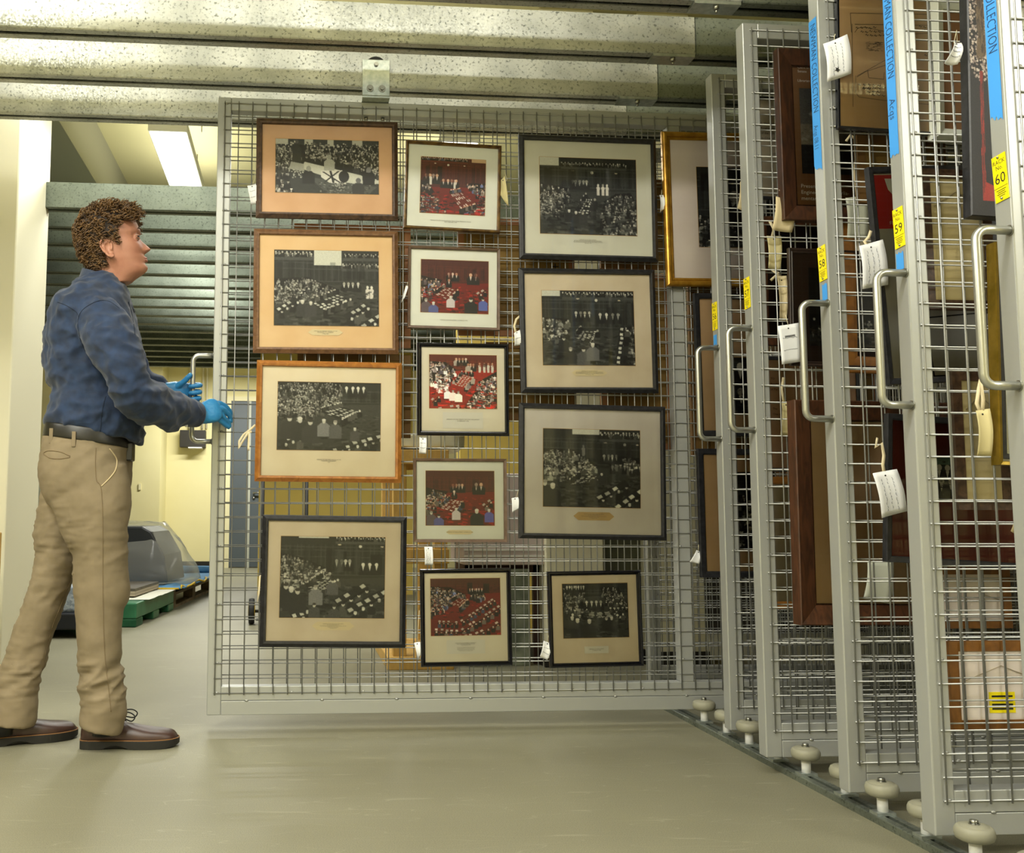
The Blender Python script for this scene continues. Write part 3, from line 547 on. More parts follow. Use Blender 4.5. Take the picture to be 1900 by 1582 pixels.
picture('slim brown frame, white mat, dark red colour photo, fourth down in middle column', (768.2,849.6), (941,851), (941,1005.8), (766.9,1005.8), Y55, .0105, 'taupe', 'flat', 'pale', [(790.2,873.4), (917.2,873.4), (917.2,974.4), (790.2,974.4)],
    lambda a: ch(27, RD, a, crowds=(([(0,.3), (.12,.34), (.32,.38), (.2,.62), (0,.7)], 26, .12, .2),), table=[(.2,.68), (.36,.52), (.55,.56), (.44,.78)], stand=((.38,.55,.24,.18,4,0), (.7,.85,.22,.24,2,0), (.38,.45,.36,.18,1,0)), wallh=.36, benches=((.8,.62,.92,.5,.06,2),), foot=((.08,.74,.26,(.22,.18,.2)), (.19,.8,.26,(.2,.2,.36)), (.44,.68,.22,(.5,.48,.48)), (.74,.7,.34,(.05,.05,.06)), (.92,.7,.24,(.22,.22,.42)))), cap=('hexc', (853,987), 52, 8, 'OPENING OF PARLIAMENT, 10 MARCH 1970', .0048), group=GRP)
picture('glossy black frame, colour photo of curved red desk rows, bottom of middle column', (779.4,1056), (948.2,1053.8), (952.3,1234.7), (782.6,1237.8), Y55, .0155, 'blackgloss', 'round', 'ivory', [(798.8,1073), (927.6,1072.7), (929.4,1176.8), (799.7,1179.9)],
    lambda a: ch(28, RD, a, crowds=(([(0,.14), (.3,.16), (.52,.3), (.3,.4), (.2,.5), (0,.6)], 100, .08, .12), ([(.55,.26), (.72,.2), (.78,.3), (.6,.36)], 14, .09, .12)), table=[(.26,.44), (.4,.34), (.54,.38), (.42,.52)], stand=((.55,.75,.18,.11,6,0),), benches=((.1,.72,.4,.74,.05,5), (.4,.74,.62,.56,.05,4), (.62,.56,.9,.34,.05,5), (.05,.86,.4,.88,.06,5), (.4,.88,.68,.68,.06,5), (.68,.68,.98,.46,.06,5), (.3,.99,.6,.96,.06,4), (.6,.96,.95,.74,.06,5)), wallh=.24, doors=((.53,.6,.08,.24), (.76,.84,.1,.26))), cap=('card', (864.5,1199.5), 72, 25, 'JOINT SITTING OF MEMBERS OF THE SENATE\nAND THE HOUSE OF REPRESENTATIVES\nON 6 AUGUST 1974\n\nTo approve a request for the resumption of\nsitting procedures to deal with the matters\nadopted in the House by the leader of the\nPrime Minister on 5 August 1974.', .0036), group=GRP)
picture('black frame, pale grey mat, black and white chamber photo, top of the right-hand column', (964.8,247.1), (1220,257.2), (1221.5,484.6), (963.6,478.4), Y55, .020, 'ebony', 'bevel', 'greige', [(1001.8,290.3), (1180.6,296.9), (1181.4,438.7), (1001.8,431.4)],
    lambda a: ch(29, BW, a, white=(0,.2,.11), gal=((.22,.06,.9,.12),), crowds=(([(0,.34), (.3,.4), (.32,.5), (.18,.8), (0,.74)], 90, .07, .11), ([(.66,.56), (.78,.46), (.94,.44), (1,.6), (1,1), (.6,.98)], 100, .07, .11)), table=[(.38,.72), (.48,.52), (.56,.54), (.54,.74)], stand=((.32,.5,.29,.14,5,0), (.58,.72,.33,.16,3,1)), clock=(.54,.19), wallh=.4, foot=((.3,.68,.16,(.06,.06,.06)), (.37,.7,.16,(.07,.07,.07)), (.44,.7,.16,(.1,.1,.1)))), cap=('text', (1091,448), 60, 12, 'OPENING OF THE FIRST SESSION\nOF THE TWENTIETH PARLIAMENT BY HIS EXCELLENCY\nTHE GOVERNOR-GENERAL, SIR WILLIAM McKELL, G.C.M.G.\n12th June, 1951', .0042), group=GRP)
picture('black frame, sand mat, black and white photo with clock, second down in right column', (964.8,496.2), (1217.3,498.9), (1222.7,729), (966.7,727.1), Y55, .020, 'ebony', 'bevel', 'sand', [(1005.6,538.6), (1176,540.1), (1178.3,678.5), (1007.2,676.6)],
    lambda a: ch(30, BW, a, white=(0,.2,.08), gal=((.22,.02,1,.09),), crowds=(([(0,.36), (.28,.38), (.3,.56), (0,.66)], 34, .11, .15), ([(.88,.5), (1,.46), (1,1), (.84,.98)], 26, .12, .16)), table=[(.36,.64), (.42,.54), (.6,.54), (.54,.72)], stand=((.34,.54,.28,.15,4,0), (.6,.86,.30,.16,4,0)), benches=((.78,.98,.84,.48,.06,8),), clock=(.59,.13), doors=((.7,.82,.22,.42),), wallh=.5, foot=((.23,.62,.2,(.06,.06,.06)), (.3,.76,.22,(.06,.06,.06)), (.44,.76,.24,(.2,.2,.2)), (.54,.7,.24,(.25,.25,.25)))), cap=('hexc', (1094,691.5), 70, 12, 'OPENING OF THE FIRST SESSION\nOF THE NINETEENTH PARLIAMENT BY HIS EXCELLENCY\nTHE GOVERNOR-GENERAL, SIR WILLIAM McKELL, G.C.M.G.\n22 February, 1950', .0040), group=GRP)
picture('largest black frame, grey mat, tan pointed caption label, third down in right column', (965.7,746.3), (1236.8,754.2), (1237.6,1002.6), (962.5,998.7), Y55, .019, 'ebony', 'bevel', 'greyp', [(1007.5,794.8), (1187.4,798.4), (1188.6,942.1), (1008.3,939.7)],
    lambda a: ch(31, BW, a, white=(.3,.58,.07), gal=((.58,.03,1,.12),), crowds=(([(0,.26), (.3,.26), (.56,.46), (.36,.6), (0,.55)], 130, .08, .13), ([(.6,.32), (1,.36), (1,.5), (.68,.46)], 22, .1, .13)), table=[(.26,.72), (.44,.56), (.6,.6), (.62,.64)], stand=((.38,.44,.2,.15,1,1), (.6,.78,.32,.14,4,0)), benches=((.52,.86,.84,.64,.07,4), (.7,.98,1,.72,.08,4)), clock=(.84,.19), wallh=.46, foot=((.02,.66,.3,(.06,.06,.06)), (.1,.7,.3,(.06,.06,.06)), (.52,.6,.14,(.06,.06,.06)), (.6,.56,.14,(.1,.1,.1)))), cap=('hex', (1102,957.5), 79, 15.5, 'OPENING OF THE TWENTY-THIRD PARLIAMENT\nOF THE COMMONWEALTH\nFIELD MARSHAL SIR WILLIAM SLIM, G.C.B., G.C.M.G., G.C.V.O.\nG.B.E., D.S.O., M.C., K.St.J.\n17 February 1959', .0034), group=GRP)
picture('small black frame, buff mat, black and white chamber photo, bottom of right column', (1016.6,1060.4), (1191,1057.6), (1194.6,1235.5), (1021.4,1239.9), Y55, .0155, 'blackgloss', 'round', 'sand', [(1043.3,1083.1), (1163.5,1081.1), (1167.9,1181), (1045.7,1184.6)],
    lambda a: ch(32, BW, a, crowds=(([(0,.06), (.34,.06), (.34,.34), (0,.4)], 60, .08, .1), ([(.58,.08), (.86,.08), (1,.4), (.66,.34)], 50, .08, .1), ([(0,.36), (.6,.36), (.56,.5), (.1,.62)], 24, .16, .2)), table=[(.34,.62), (.36,.54), (.86,.52), (.96,.66)], stand=((.06,.34,.04,.14,8,0), (.33,.62,.32,.2,4,0)), benches=((.78,.6,.86,.5,.07,2), (.7,.44,1,.44,.04,5)), wallh=.2, foot=((.14,.6,.3,(.08,.08,.08)), (.22,.64,.34,(.07,.07,.07)), (.4,.66,.34,(.07,.07,.07)), (.66,.62,.26,(.06,.06,.06)), (.74,.62,.26,(.06,.06,.06)))), cap=('card', (1107,1205), 46, 13, 'OPENING OF PARLIAMENT\n12 MARCH 1959', .0044), group=GRP)
# right bay of the pulled-out rack
picture('gold-framed picture at the right of the pulled-out rack, partly behind the rack 56 post', (1231.5,241.7), (1503,249.5), (1503,532), (1236.5,529.7), Y55, .031, 'gold', 'round', 'blush', [(1294,309), (1440,313), (1440,461), (1296,457)], lambda a: ch(33, BW, a, crowds=(([(0,.6), (.7,.7), (.7,1), (0,1)], 40, .1, .16),), stand=((.4,.9,.3,.5,4,0),), wallh=.55, doors=((.05,.2,.08,.3), (.5,.7,.02,.5))), group='pictures in the right bay of the pulled-out rack')
picture('black frame with tan mat behind the handle of rack 56, below the gold-framed picture', (1289.4,543.2), (1505,546), (1505,809), (1297,808), Y55, .020, 'ebony', 'flat', 'tan', [(1345,663), (1460,664), (1460,766), (1347,766)], lambda a: ch(34, BW, a, stand=((0,1,.1,.5,6,0), (0,1,.55,.5,6,0)), wallh=.1), group='pictures in the right bay of the pulled-out rack')
picture('black frame with tall black and white photo, lowest right on the pulled-out rack', (1297.3,832.3), (1505,833), (1508,1071), (1300,1071), Y55, .022, 'ebony', 'flat', 'tan', [(1348,875), (1440,876), (1441,1018), (1349,1018)], lambda a: ch(35, BW, a, crowds=(([(0,.3), (1,.3), (1,.9), (0,.9)], 60, .12, .2),), wallh=.3), group='pictures in the right bay of the pulled-out rack')

# ------------------------------------------------------------------ pictures on the closed racks (left edge, top and bottom from the photo; real widths)
def side_pic(no, label, tl, bl, width, depth, fw, frame, prof, matc, photo=None, img=None, extra=None, tilt=0.0, dy=0.0, **kw):
    Y = YR[no]-.004-depth-dy; A = W(*tl, Y); B = W(*bl, Y); hv = (A-B); wv = Vector((hv.z, 0, -hv.x)).normalized()*width
    if width < 0: pass
    def pj(p):
        d = p-CAM; z = d.dot(FF); return (CX+F*d.dot(RR)/z, CY-F*d.dot(UU)/z)
    tr, br = pj(A+wv), pj(B+wv)
    return picture(label, tl, tr, br, bl, Y, fw, frame, prof, matc, photo, img, depth=depth, extra=extra, bevel=False, group=kw.pop('group', None), **kw)
def rect_print(name, mt, x0, z0, x1, z1, y, m): 
    return MB().box((x0, y-.0008, z0), (x1, y, z1)).build(name, m, mt)
M_white = mat('white_print', 'e6e6e2', .7); M_red = mat('red_print', 'bf3232', .7); M_pgrey = mat('pale_grey_print', 'b9b8b0', .7); M_textw = mat('white_lettering', 'e8e2d8', .7); M_pencil = mat('pencil_line', '5b5244', .8)
def art_landscape(a):
    W_ = 120; H_ = int(W_/a); s = Canvas(W_, H_, (.35,.34,.32)); s.grad((.3,.3,.3), (.5,.48,.45)); s.ell(.3, .3, .2, .05, (.6,.58,.56)); s.poly([(0,.42), (1,.44), (1,.66), (0,.66)], (.52,.49,.44))
    R = random.Random(5)
    for i in range(60): s.ell(R.random(), R.uniform(.45,.64), .02, .012, R.choice([(.45,.42,.38), (.62,.6,.55)]))
    s.poly([(0,.66), (1,.66), (1,1), (0,1)], (.13,.12,.12))
    for i in range(120): s.ell(R.random(), R.uniform(.68,1), .03, .005, R.choice([(.2,.19,.18), (.08,.08,.08)]))
    return s.finish()
def ex_senate(o, mt, w, h, ym, loc):
    q0, q1 = loc((1483, 163)), loc((1510, 322)); x0 = q0[0]; ink_grid('photograph_print', art_landscape(1.1), x0, q1[1], x0+(q0[1]-q1[1])*1.1, q0[1], ym-.0009, o)
    t = lambda body, px, sz: text_obj('print_lettering', body, sz, Matrix.Translation((loc(px)[0], ym-.001, loc(px)[1])) @ XZ, M_textw, mt, align='LEFT', line=1.15)
    t('Clerk of the\nSenate', (1480, 128), .011); t('Librarian', (1480, 149), .011); t('Presented by the\nEngineering and Parlia-\nmentary staff', (1487, 356), .0165)
side_pic(57, 'deep sapele brown frame lettered Clerk of the Senate, top picture on rack 57', (1443,88), (1455,407), .46, .030, .052, 'sapele', 'deep', 'brown', extra=ex_senate)
def ex_dark(o, mt, w, h, ym, loc):
    q0, q1 = loc((1500, 496)), loc((1505, 641)); 
    ink_grid('photograph_print', (lambda a: ch(41, dict(BW, wall=(.1,.09,.09), wall2=(.13,.12,.11), floor=(.2,.18,.16)), a, wallh=.6, crowds=(([(0,.6), (1,.55), (1,.85), (0,.85)], 24, .1, .16),)))(1.2), q0[0], q1[1], q0[0]+(q0[1]-q1[1])*1.2, q0[1], ym-.0009, o)
side_pic(57, 'espresso frame with dark brown mat and murky photograph, middle picture on rack 57', (1464,459), (1468,677), .40, .014, .014, 'espresso', 'thin', 'dkbrown', extra=ex_dark)
side_pic(57, 'large deep rosewood frame with tan mat, bottom picture on rack 57', (1474,741), (1487,1160), .60, .045, .060, 'rosewood', 'deep', 'tan')
# rack 58
def ex_map(o, mt, w, h, ym, loc):
    b = MB(); R = random.Random(9); y = ym-.0008
    def L(pts, r=.0006): 
        P_ = [loc(p) for p in pts]
        for a, c in zip(P_[:-1], P_[1:]):
            d = Vector((c[0]-a[0], 0, c[1]-a[1])); n_ = Vector((-d.z, 0, d.x)).normalized()*r; A = Vector((a[0], y, a[1])); B_ = Vector((c[0], y, c[1])); b.add([A-n_, B_-n_, B_+n_, A+n_], [(0, 1, 2, 3)])
    L([(1581,44), (1583,198)]); L([(1578,24), (1750,27)]); L([(1578,24), (1580,60)]); L([(1586,45), (1750,47)])
    arc = [(1586,60), (1592,52), (1605,50), (1640,58), (1680,64), (1750,60)]; L(arc); L([(1588,140), (1588,172), (1594,180), (1640,186), (1750,196)]); L([(1590,141), (1640,113), (1700,90)]); L([(1590,143), (1606,133), (1645,120)]); L([(1610,130), (1612,144), (1640,147), (1641,134)])
    for rows, x0, y0, n_, dx, dy in ((3, 1588, 52, 5, 8, 7), (2, 1592, 158, 5, 9, 5), (3, 1600, 165, 3, 9, 6), (4, 1705, 50, 4, 8, 7), (2, 1706, 96, 5, 7, 6)):
        for r_ in range(rows):
            for k in range(n_):
                x = x0+dx*k+r_*9; yy = y0+dy*r_+R.uniform(-1,1); L([(x, yy), (x+2, yy-2.2), (x+3.5, yy+1.2), (x+dx*.75, yy-1)], .0008)
    for k in range(46): x = R.uniform(1606,1636); yy = R.uniform(78,94); L([(x, yy), (x+R.uniform(3,8), yy+R.uniform(-2,2))], .0004)
    b.build('ink_drawing', M_pencil, mt)
side_pic(58, 'thin black frame with pen-and-ink map drawing on tan paper, top picture on rack 58', (1553,-20), (1556,237), .40, .014, .008, 'blackgloss', 'flat', 'tan', extra=ex_map)
def ex_first(o, mt, w, h, ym, loc):
    iz = h/2-.02; ix = -w/2+.02; r = rect_print('red_panel', mt, ix, iz-.145, ix+.26, iz, ym, M_red)
    b = MB(); p = [(.028, -.010), (.10, -.012), (.125, -.05), (.11, -.1), (.075, -.108), (.06, -.085), (.052, -.06), (.035, -.04)]; b.add([(ix+a, ym-.0012, iz+c) for a, c in p], [tuple(range(len(p)-1, -1, -1))]); b.build('white_map_shape', M_white, r)
    text_obj('print_lettering', 'FIRST\n', .014, Matrix.Translation((ix+.03, ym-.0012, iz-.138)) @ XZ, M_textw, r, align='LEFT')
    text_obj('print_lettering', 'FIRST', .012, Matrix.Translation((ix+.12, ym-.0012, iz-.131)) @ XZ, M_textw, r, align='LEFT')
    rect_print('grey_panel', mt, ix, -h/2+.02, ix+.26, iz-.146, ym, M_pgrey)
side_pic(58, 'tilted black frame with red poster lettered FIRST above a grey sheet, on rack 58', (1611,309), (1651,713), .34, .020, .016, 'ebony', 'flat', 'greyp', extra=ex_first)
def ex_top(o, mt, w, h, ym, loc):
    b = rect_print('poster_sheet', mt, -w/2+.006, -h/2+.006, w/2-.006, h/2-.006, ym, M_white)
    text_obj('poster_lettering', 'top', .085, Matrix.Translation((-.105, ym-.0012, h/2-.040)) @ XZ, M_inkb, b, align='LEFT', off=.004)
    text_obj('poster_lettering', 'Latest on\ntonight', .020, Matrix.Translation((-.10, ym-.0012, h/2-.102)) @ XZ, M_inkb, b, align='LEFT', off=.0006)
    k = MB(); k.box((-w/2+.006, ym-.0014, -.02), (-.118, ym-.0009, h/2-.083)); k.build('black_block', M_inkb, b)
    text_obj('poster_lettering', 's:', .04, Matrix.Translation((-w/2+.024, ym-.0018, -.004)) @ XZ, M_white, b, align='LEFT', off=.001)
side_pic(58, 'black and white poster reading top and Latest on tonight, seen through rack 59', (1716,588), (1733,700), .36, .010, .006, 'ebony', 'flat', 'pale', extra=ex_top, glass=False)
side_pic(58, 'thick white-edged panel hanging beside the ink map drawing, seen through rack 59', (1740,-10), (1744,250), .25, .050, .030, 'white', 'deep', 'brown', glass=False)
def ex_people(o, mt, w, h, ym, loc):
    q0, q1 = loc((1740, 845)), loc((1740, 928)); R_ = dict(BW, wall=(.35,.45,.4), wall2=(.4,.5,.45), floor=(.12,.14,.12)); hh = q0[1]-q1[1]
    ink_grid('photograph_print', ch(44, R_, 1.4, stand=((0,1,.2,.5,7,0), (0,1,.5,.5,6,0)), wallh=.15), q0[0]-.03, q1[1], q0[0]-.03+hh*1.4, q0[1], ym-.001, o)
side_pic(58, 'wide black frame with dark red mat low on rack 58, behind a white tag', (1648,766), (1646,1042), .52, .020, .016, 'ebony', 'flat', 'red', extra=ex_people)
# rack 59
def art_dots(a):
    W_ = 60; H_ = int(W_/a); s = Canvas(W_, H_, (.07,.055,.055)); R = random.Random(8)
    for i in range(520):
        x, y = R.random(), R.uniform(0, .47-.1*0)
        if y < .50-.10*abs(x-.5)*2: s.ell(x, y, R.uniform(.03,.055), R.uniform(.0035,.006), R.choice([(.66,.6,.56), (.5,.44,.42), (.75,.7,.66)]))
    for i in range(300): x = R.gauss(.5, .07); s.ell(x, R.uniform(0,.36), .04, .02, R.choice([(.3,.24,.17), (.2,.14,.1), (.38,.31,.22)]))
    s.poly([(.44,.42), (.57,.42), (.62,.94), (.46,.94)], (.50,.12,.07)); s.poly([(.46,.86), (1,.88), (1,.94), (.46,.94)], (.56,.13,.07))
    for i in range(120): s.ell(R.gauss(.53,.05), R.uniform(.45,.9), .01, .03, R.choice([(.58,.13,.07), (.42,.1,.06), (.25,.09,.06)]))
    return s.finish(.03)
def art_stripe(a):
    W_ = 200; H_ = int(W_/a); s = Canvas(W_, H_, (.07,.055,.055)); R = random.Random(18); s.poly([(.08,.30), (1,.30), (1,.62), (.08,.62)], (.50,.12,.07))
    for i in range(160): s.ell(R.random(), R.gauss(.46,.14), .03, .05, R.choice([(.58,.13,.07), (.42,.1,.06), (.2,.08,.06)]))
    return s.finish(.03)
def ex_dots(o, mt, w, h, ym, loc):
    ink_grid('painted_moulding', art_dots(.054/h), -w/2+.001, -h/2+.001, -w/2+.055, h/2-.001, -.0307, o); ink_grid('painted_moulding', art_stripe((w-.054)/.052), -w/2+.055, -h/2+.001, w/2, -h/2+.053, -.0307, o)
side_pic(59, 'dark frame painted with white dots and a red stripe, top of rack 59', (1795,-60), (1804,399), .40, .030, .060, 'ebony', 'flat', 'greige', extra=ex_dots, cat='painting', nm='framed_painting')
def ex_gold(o, mt, w, h, ym, loc):
    frame_mesh(w-.03, h-.03, .012, .004, PROF['flat']).build('inner_slip', FM['ebony'], o).location = (0, -.012, 0)
side_pic(59, 'dark frame with brass outer edge and pale mat, beside the rack 60 handle', (1847,448), (1857,862), .40, .030, .010, 'brass', 'flat', 'greige', extra=ex_gold)
# rack 56 (seen through the mesh of rack 57)
def ex_doc(o, mt, w, h, ym, loc):
    t = lambda body, px, sz: text_obj('print_lettering', body, sz, Matrix.Translation((loc(px)[0], ym-.001, loc(px)[1])) @ XZ, M_inkb, mt, align='LEFT', line=1.6)
    t('I,  the Honourable\nKnight of the\nof the Military\nin-Chief of the', (1412, 242), .011); t('to be', (1430, 285), .011)
side_pic(56, 'printed proclamation on cream paper in a black frame, high on rack 56', (1402,178), (1408,368), .36, .012, .010, 'ebony', 'flat', 'paper', extra=ex_doc)
def ex_cert(o, mt, w, h, ym, loc):
    t = lambda body, px, sz: text_obj('print_lettering', body, sz, Matrix.Translation((loc(px)[0], ym-.001, loc(px)[1])) @ XZ, M_inkb, mt, align='LEFT', line=1.8)
    t('TO\nReading\nof Parl', (1430, 712), .010); t('The\nOne a\nand the', (1434, 768), .010); MB().box((-.06, ym-.001, -.1), (.1, ym, -.02)).build('dark_print_block', M_inkb, mt)
side_pic(56, 'certificate on orange-tan paper in a black frame, middle of rack 56', (1413,660), (1419,874), .34, .012, .012, 'ebony', 'flat', 'peach', extra=ex_cert)
side_pic(56, 'amber wood frame with pale paper sheet, low on rack 56', (1418,884), (1428,1130), .36, .014, .024, 'amber', 'flat', 'paper')
side_pic(56, 'amber-backed dark brown frame hung between the proclamation and the certificate on rack 56', (1408,400), (1414,640), .36, .014, .028, 'rosewood', 'flat', 'dkbrown')
# rack 57 rear bay objects seen right of post 58
side_pic(57, 'narrow amber wooden panel behind rack 58, left of the red FIRST poster', (1555,238), (1563,690), .34, .012, .05, 'amber', 'flat', 'paper', glass=False)

# generic pictures added deep in the closed racks to block light
DG = 'added light-blocking pictures inside the closed racks'
for no in (54, 56, 57, 58, 59):
    R = random.Random(no)
    for i, (xa, xb) in enumerate(((1.0, 1.62), (1.72, 2.45), (2.55, 3.3))):
        for j, (za, zb) in enumerate(((.22, .72), (.85, 1.42), (1.55, 2.12))):
            o = empty('light_blocking_picture', (XR[no]+(xa+xb)/2, YR[no]-.004, (za+zb)/2), 'generic framed picture added deep inside the closed racks to block light', 'framed picture', DG)
            w_, h_ = xb-xa-R.uniform(0, .15), zb-za-R.uniform(0, .08); frame_mesh(w_, h_, .03, .022, PROF['bevel']).build('frame', FM[R.choice(['espresso', 'ebony', 'oak', 'sapele'])], o)
            MB().box((-w_/2+.02, -.010, -h_/2+.02), (w_/2-.02, 0, h_/2-.02)).build('mat_board', MM[R.choice(['tan', 'brown', 'dkbrown', 'sand'])], o)

# ------------------------------------------------------------------ pictures hung on the far (rear) side, seen from the back
M_kraft2 = mat('masonite_back', '7d6128', .75, var='6b5020', vscale=3); M_mark = mat('black_crayon', '1a150c', .9); M_orange = mat('orange_wood_strip', '9c6c48', .6, var='8a5a38', vscale=8)
def back_pic(no, label, tl, br, kind='brown', Yo=.066, marks=False, sticker=None, group=None):
    Y = YR[no]+Yo; A = W(*tl, Y); B = W(*br, Y); w, h = B.x-A.x, A.z-B.z
    o = empty('hung_picture_back', ((A.x+B.x)/2, Y, (A.z+B.z)/2), label, 'picture back', group)
    fwd = {'brown': M_tapeb, 'orange': M_orange, 'amber': FM['amber'], 'cream': FM['walnut']}[kind]; fl = {'brown': M_kraft2, 'orange': M_kraft2, 'amber': MM['blush'], 'cream': mat('cream_backing_paper', 'a99a6c', .85, var='b8a97c', vscale=5)}[kind]
    b = MB(); f_ = .022
    for a0, c0, a1, c1 in ((-w/2, -h/2, w/2, -h/2+f_), (-w/2, h/2-f_, w/2, h/2), (-w/2, -h/2+f_, -w/2+f_, h/2-f_), (w/2-f_, -h/2+f_, w/2, h/2-f_)): b.box((a0, 0, c0), (a1, .018, c1))
    b.build('frame', fwd, o); MB().box((-w/2+f_, .003, -h/2+f_), (w/2-f_, .008, h/2-f_)).build('backing_board', fl, o)
    wr = MB(); n_ = 10; wr.tube([(-w/2+.03+(w-.06)*i/n_, .001, h/2-.09+.035*(1-abs(i/n_-.5)*2)) for i in range(n_+1)], .0008, 5); wr.build('hanging_wire', M_wirep, o)
    if marks:
        m = MB()
        for k in range(7): z = h*.3-k*.045; m.box((w/2-.09, .0022, z), (w/2-.06, .003, z+.004)); m.box((w/2-.075, .0022, z-.01), (w/2-.071, .003, z+.014))
        m.build('crayon_marks', M_mark, o)
    if sticker:
        q0, q1 = W(*sticker[0], Y), W(*sticker[1], Y); cx_, cz_ = (A.x+B.x)/2, (A.z+B.z)/2
        s = MB().box((q0.x-cx_, .0018, q1.z-cz_), (q1.x-cx_, .003, q0.z-cz_)).build('yellow_sticker', M_plate, o)
        t = MB()
        for k in range(4): zz = q0.z-cz_-(q0.z-q1.z)*(.18+.2*k); t.box((q0.x-cx_+.006, .0012, zz-.003), (q1.x-cx_-.006, .0019, zz+.001))
        t.build('sticker_print', M_inkb, s)
    return o
G2 = 'picture backs on the far side of the pulled-out rack'
back_pic(55, 'orange-brown picture back filling the gap behind the two upper left photographs', (546,414), (762,645), 'orange', group=G2)
back_pic(55, 'olive brown picture back behind the honey pine frame', (552,655), (762,812), 'brown', group=G2)
back_pic(55, 'tall brown picture back with black crayon marks between middle and right columns', (850,404), (1068,625), 'orange', marks=True, group=G2)
back_pic(55, 'brown picture back low between middle and right columns', (900,634), (1070,780), 'brown', group=G2)
back_pic(55, 'brown picture back behind the top right-column photograph', (1112,330), (1262,500), 'brown', group=G2)
back_pic(55, 'olive brown picture back visible left of the middle post of the pulled-out rack', (1112,505), (1250,834), 'orange', group=G2)
back_pic(55, 'dark picture back seen right of the middle post below the gold frame', (1276,500), (1420,845), 'brown', group=G2)
back_pic(59, 'cream-papered picture back with brown frame seen through rack 59 mesh', (1708,312), (1850,575), 'cream', Yo=.066)
back_pic(59, 'black-framed picture back with cream paper beside the poster, low through rack 59', (1766,688), (1880,946), 'cream', Yo=.066)
back_pic(59, 'amber wooden picture back with yellow sticker and hanging wire at lower right', (1760,1190), (1960,1352), 'amber', Yo=.066, sticker=((1836,1284), (1886,1322)))
back_pic(58, 'pinkish picture back low through rack 59, above the amber one', (1700,1050), (1880,1165), 'amber', Yo=.066)
back_pic(57, 'brown picture back with yellow sticker between the two upper rack 57 pictures', (1560,330), (1700,640), 'orange', Yo=.066)
back_pic(58, 'brown picture back behind the ink map drawing', (1590,250), (1760,380), 'brown', Yo=.066)
back_pic(56, 'orange-brown picture back with yellow sticker seen between the upper two pictures of rack 57', (1455,410), (1640,640), 'orange', Yo=.066, sticker=((1482,440), (1520,458)))
back_pic(56, 'tan picture back above the large rosewood frame', (1455,650), (1640,900), 'orange', Yo=.066)

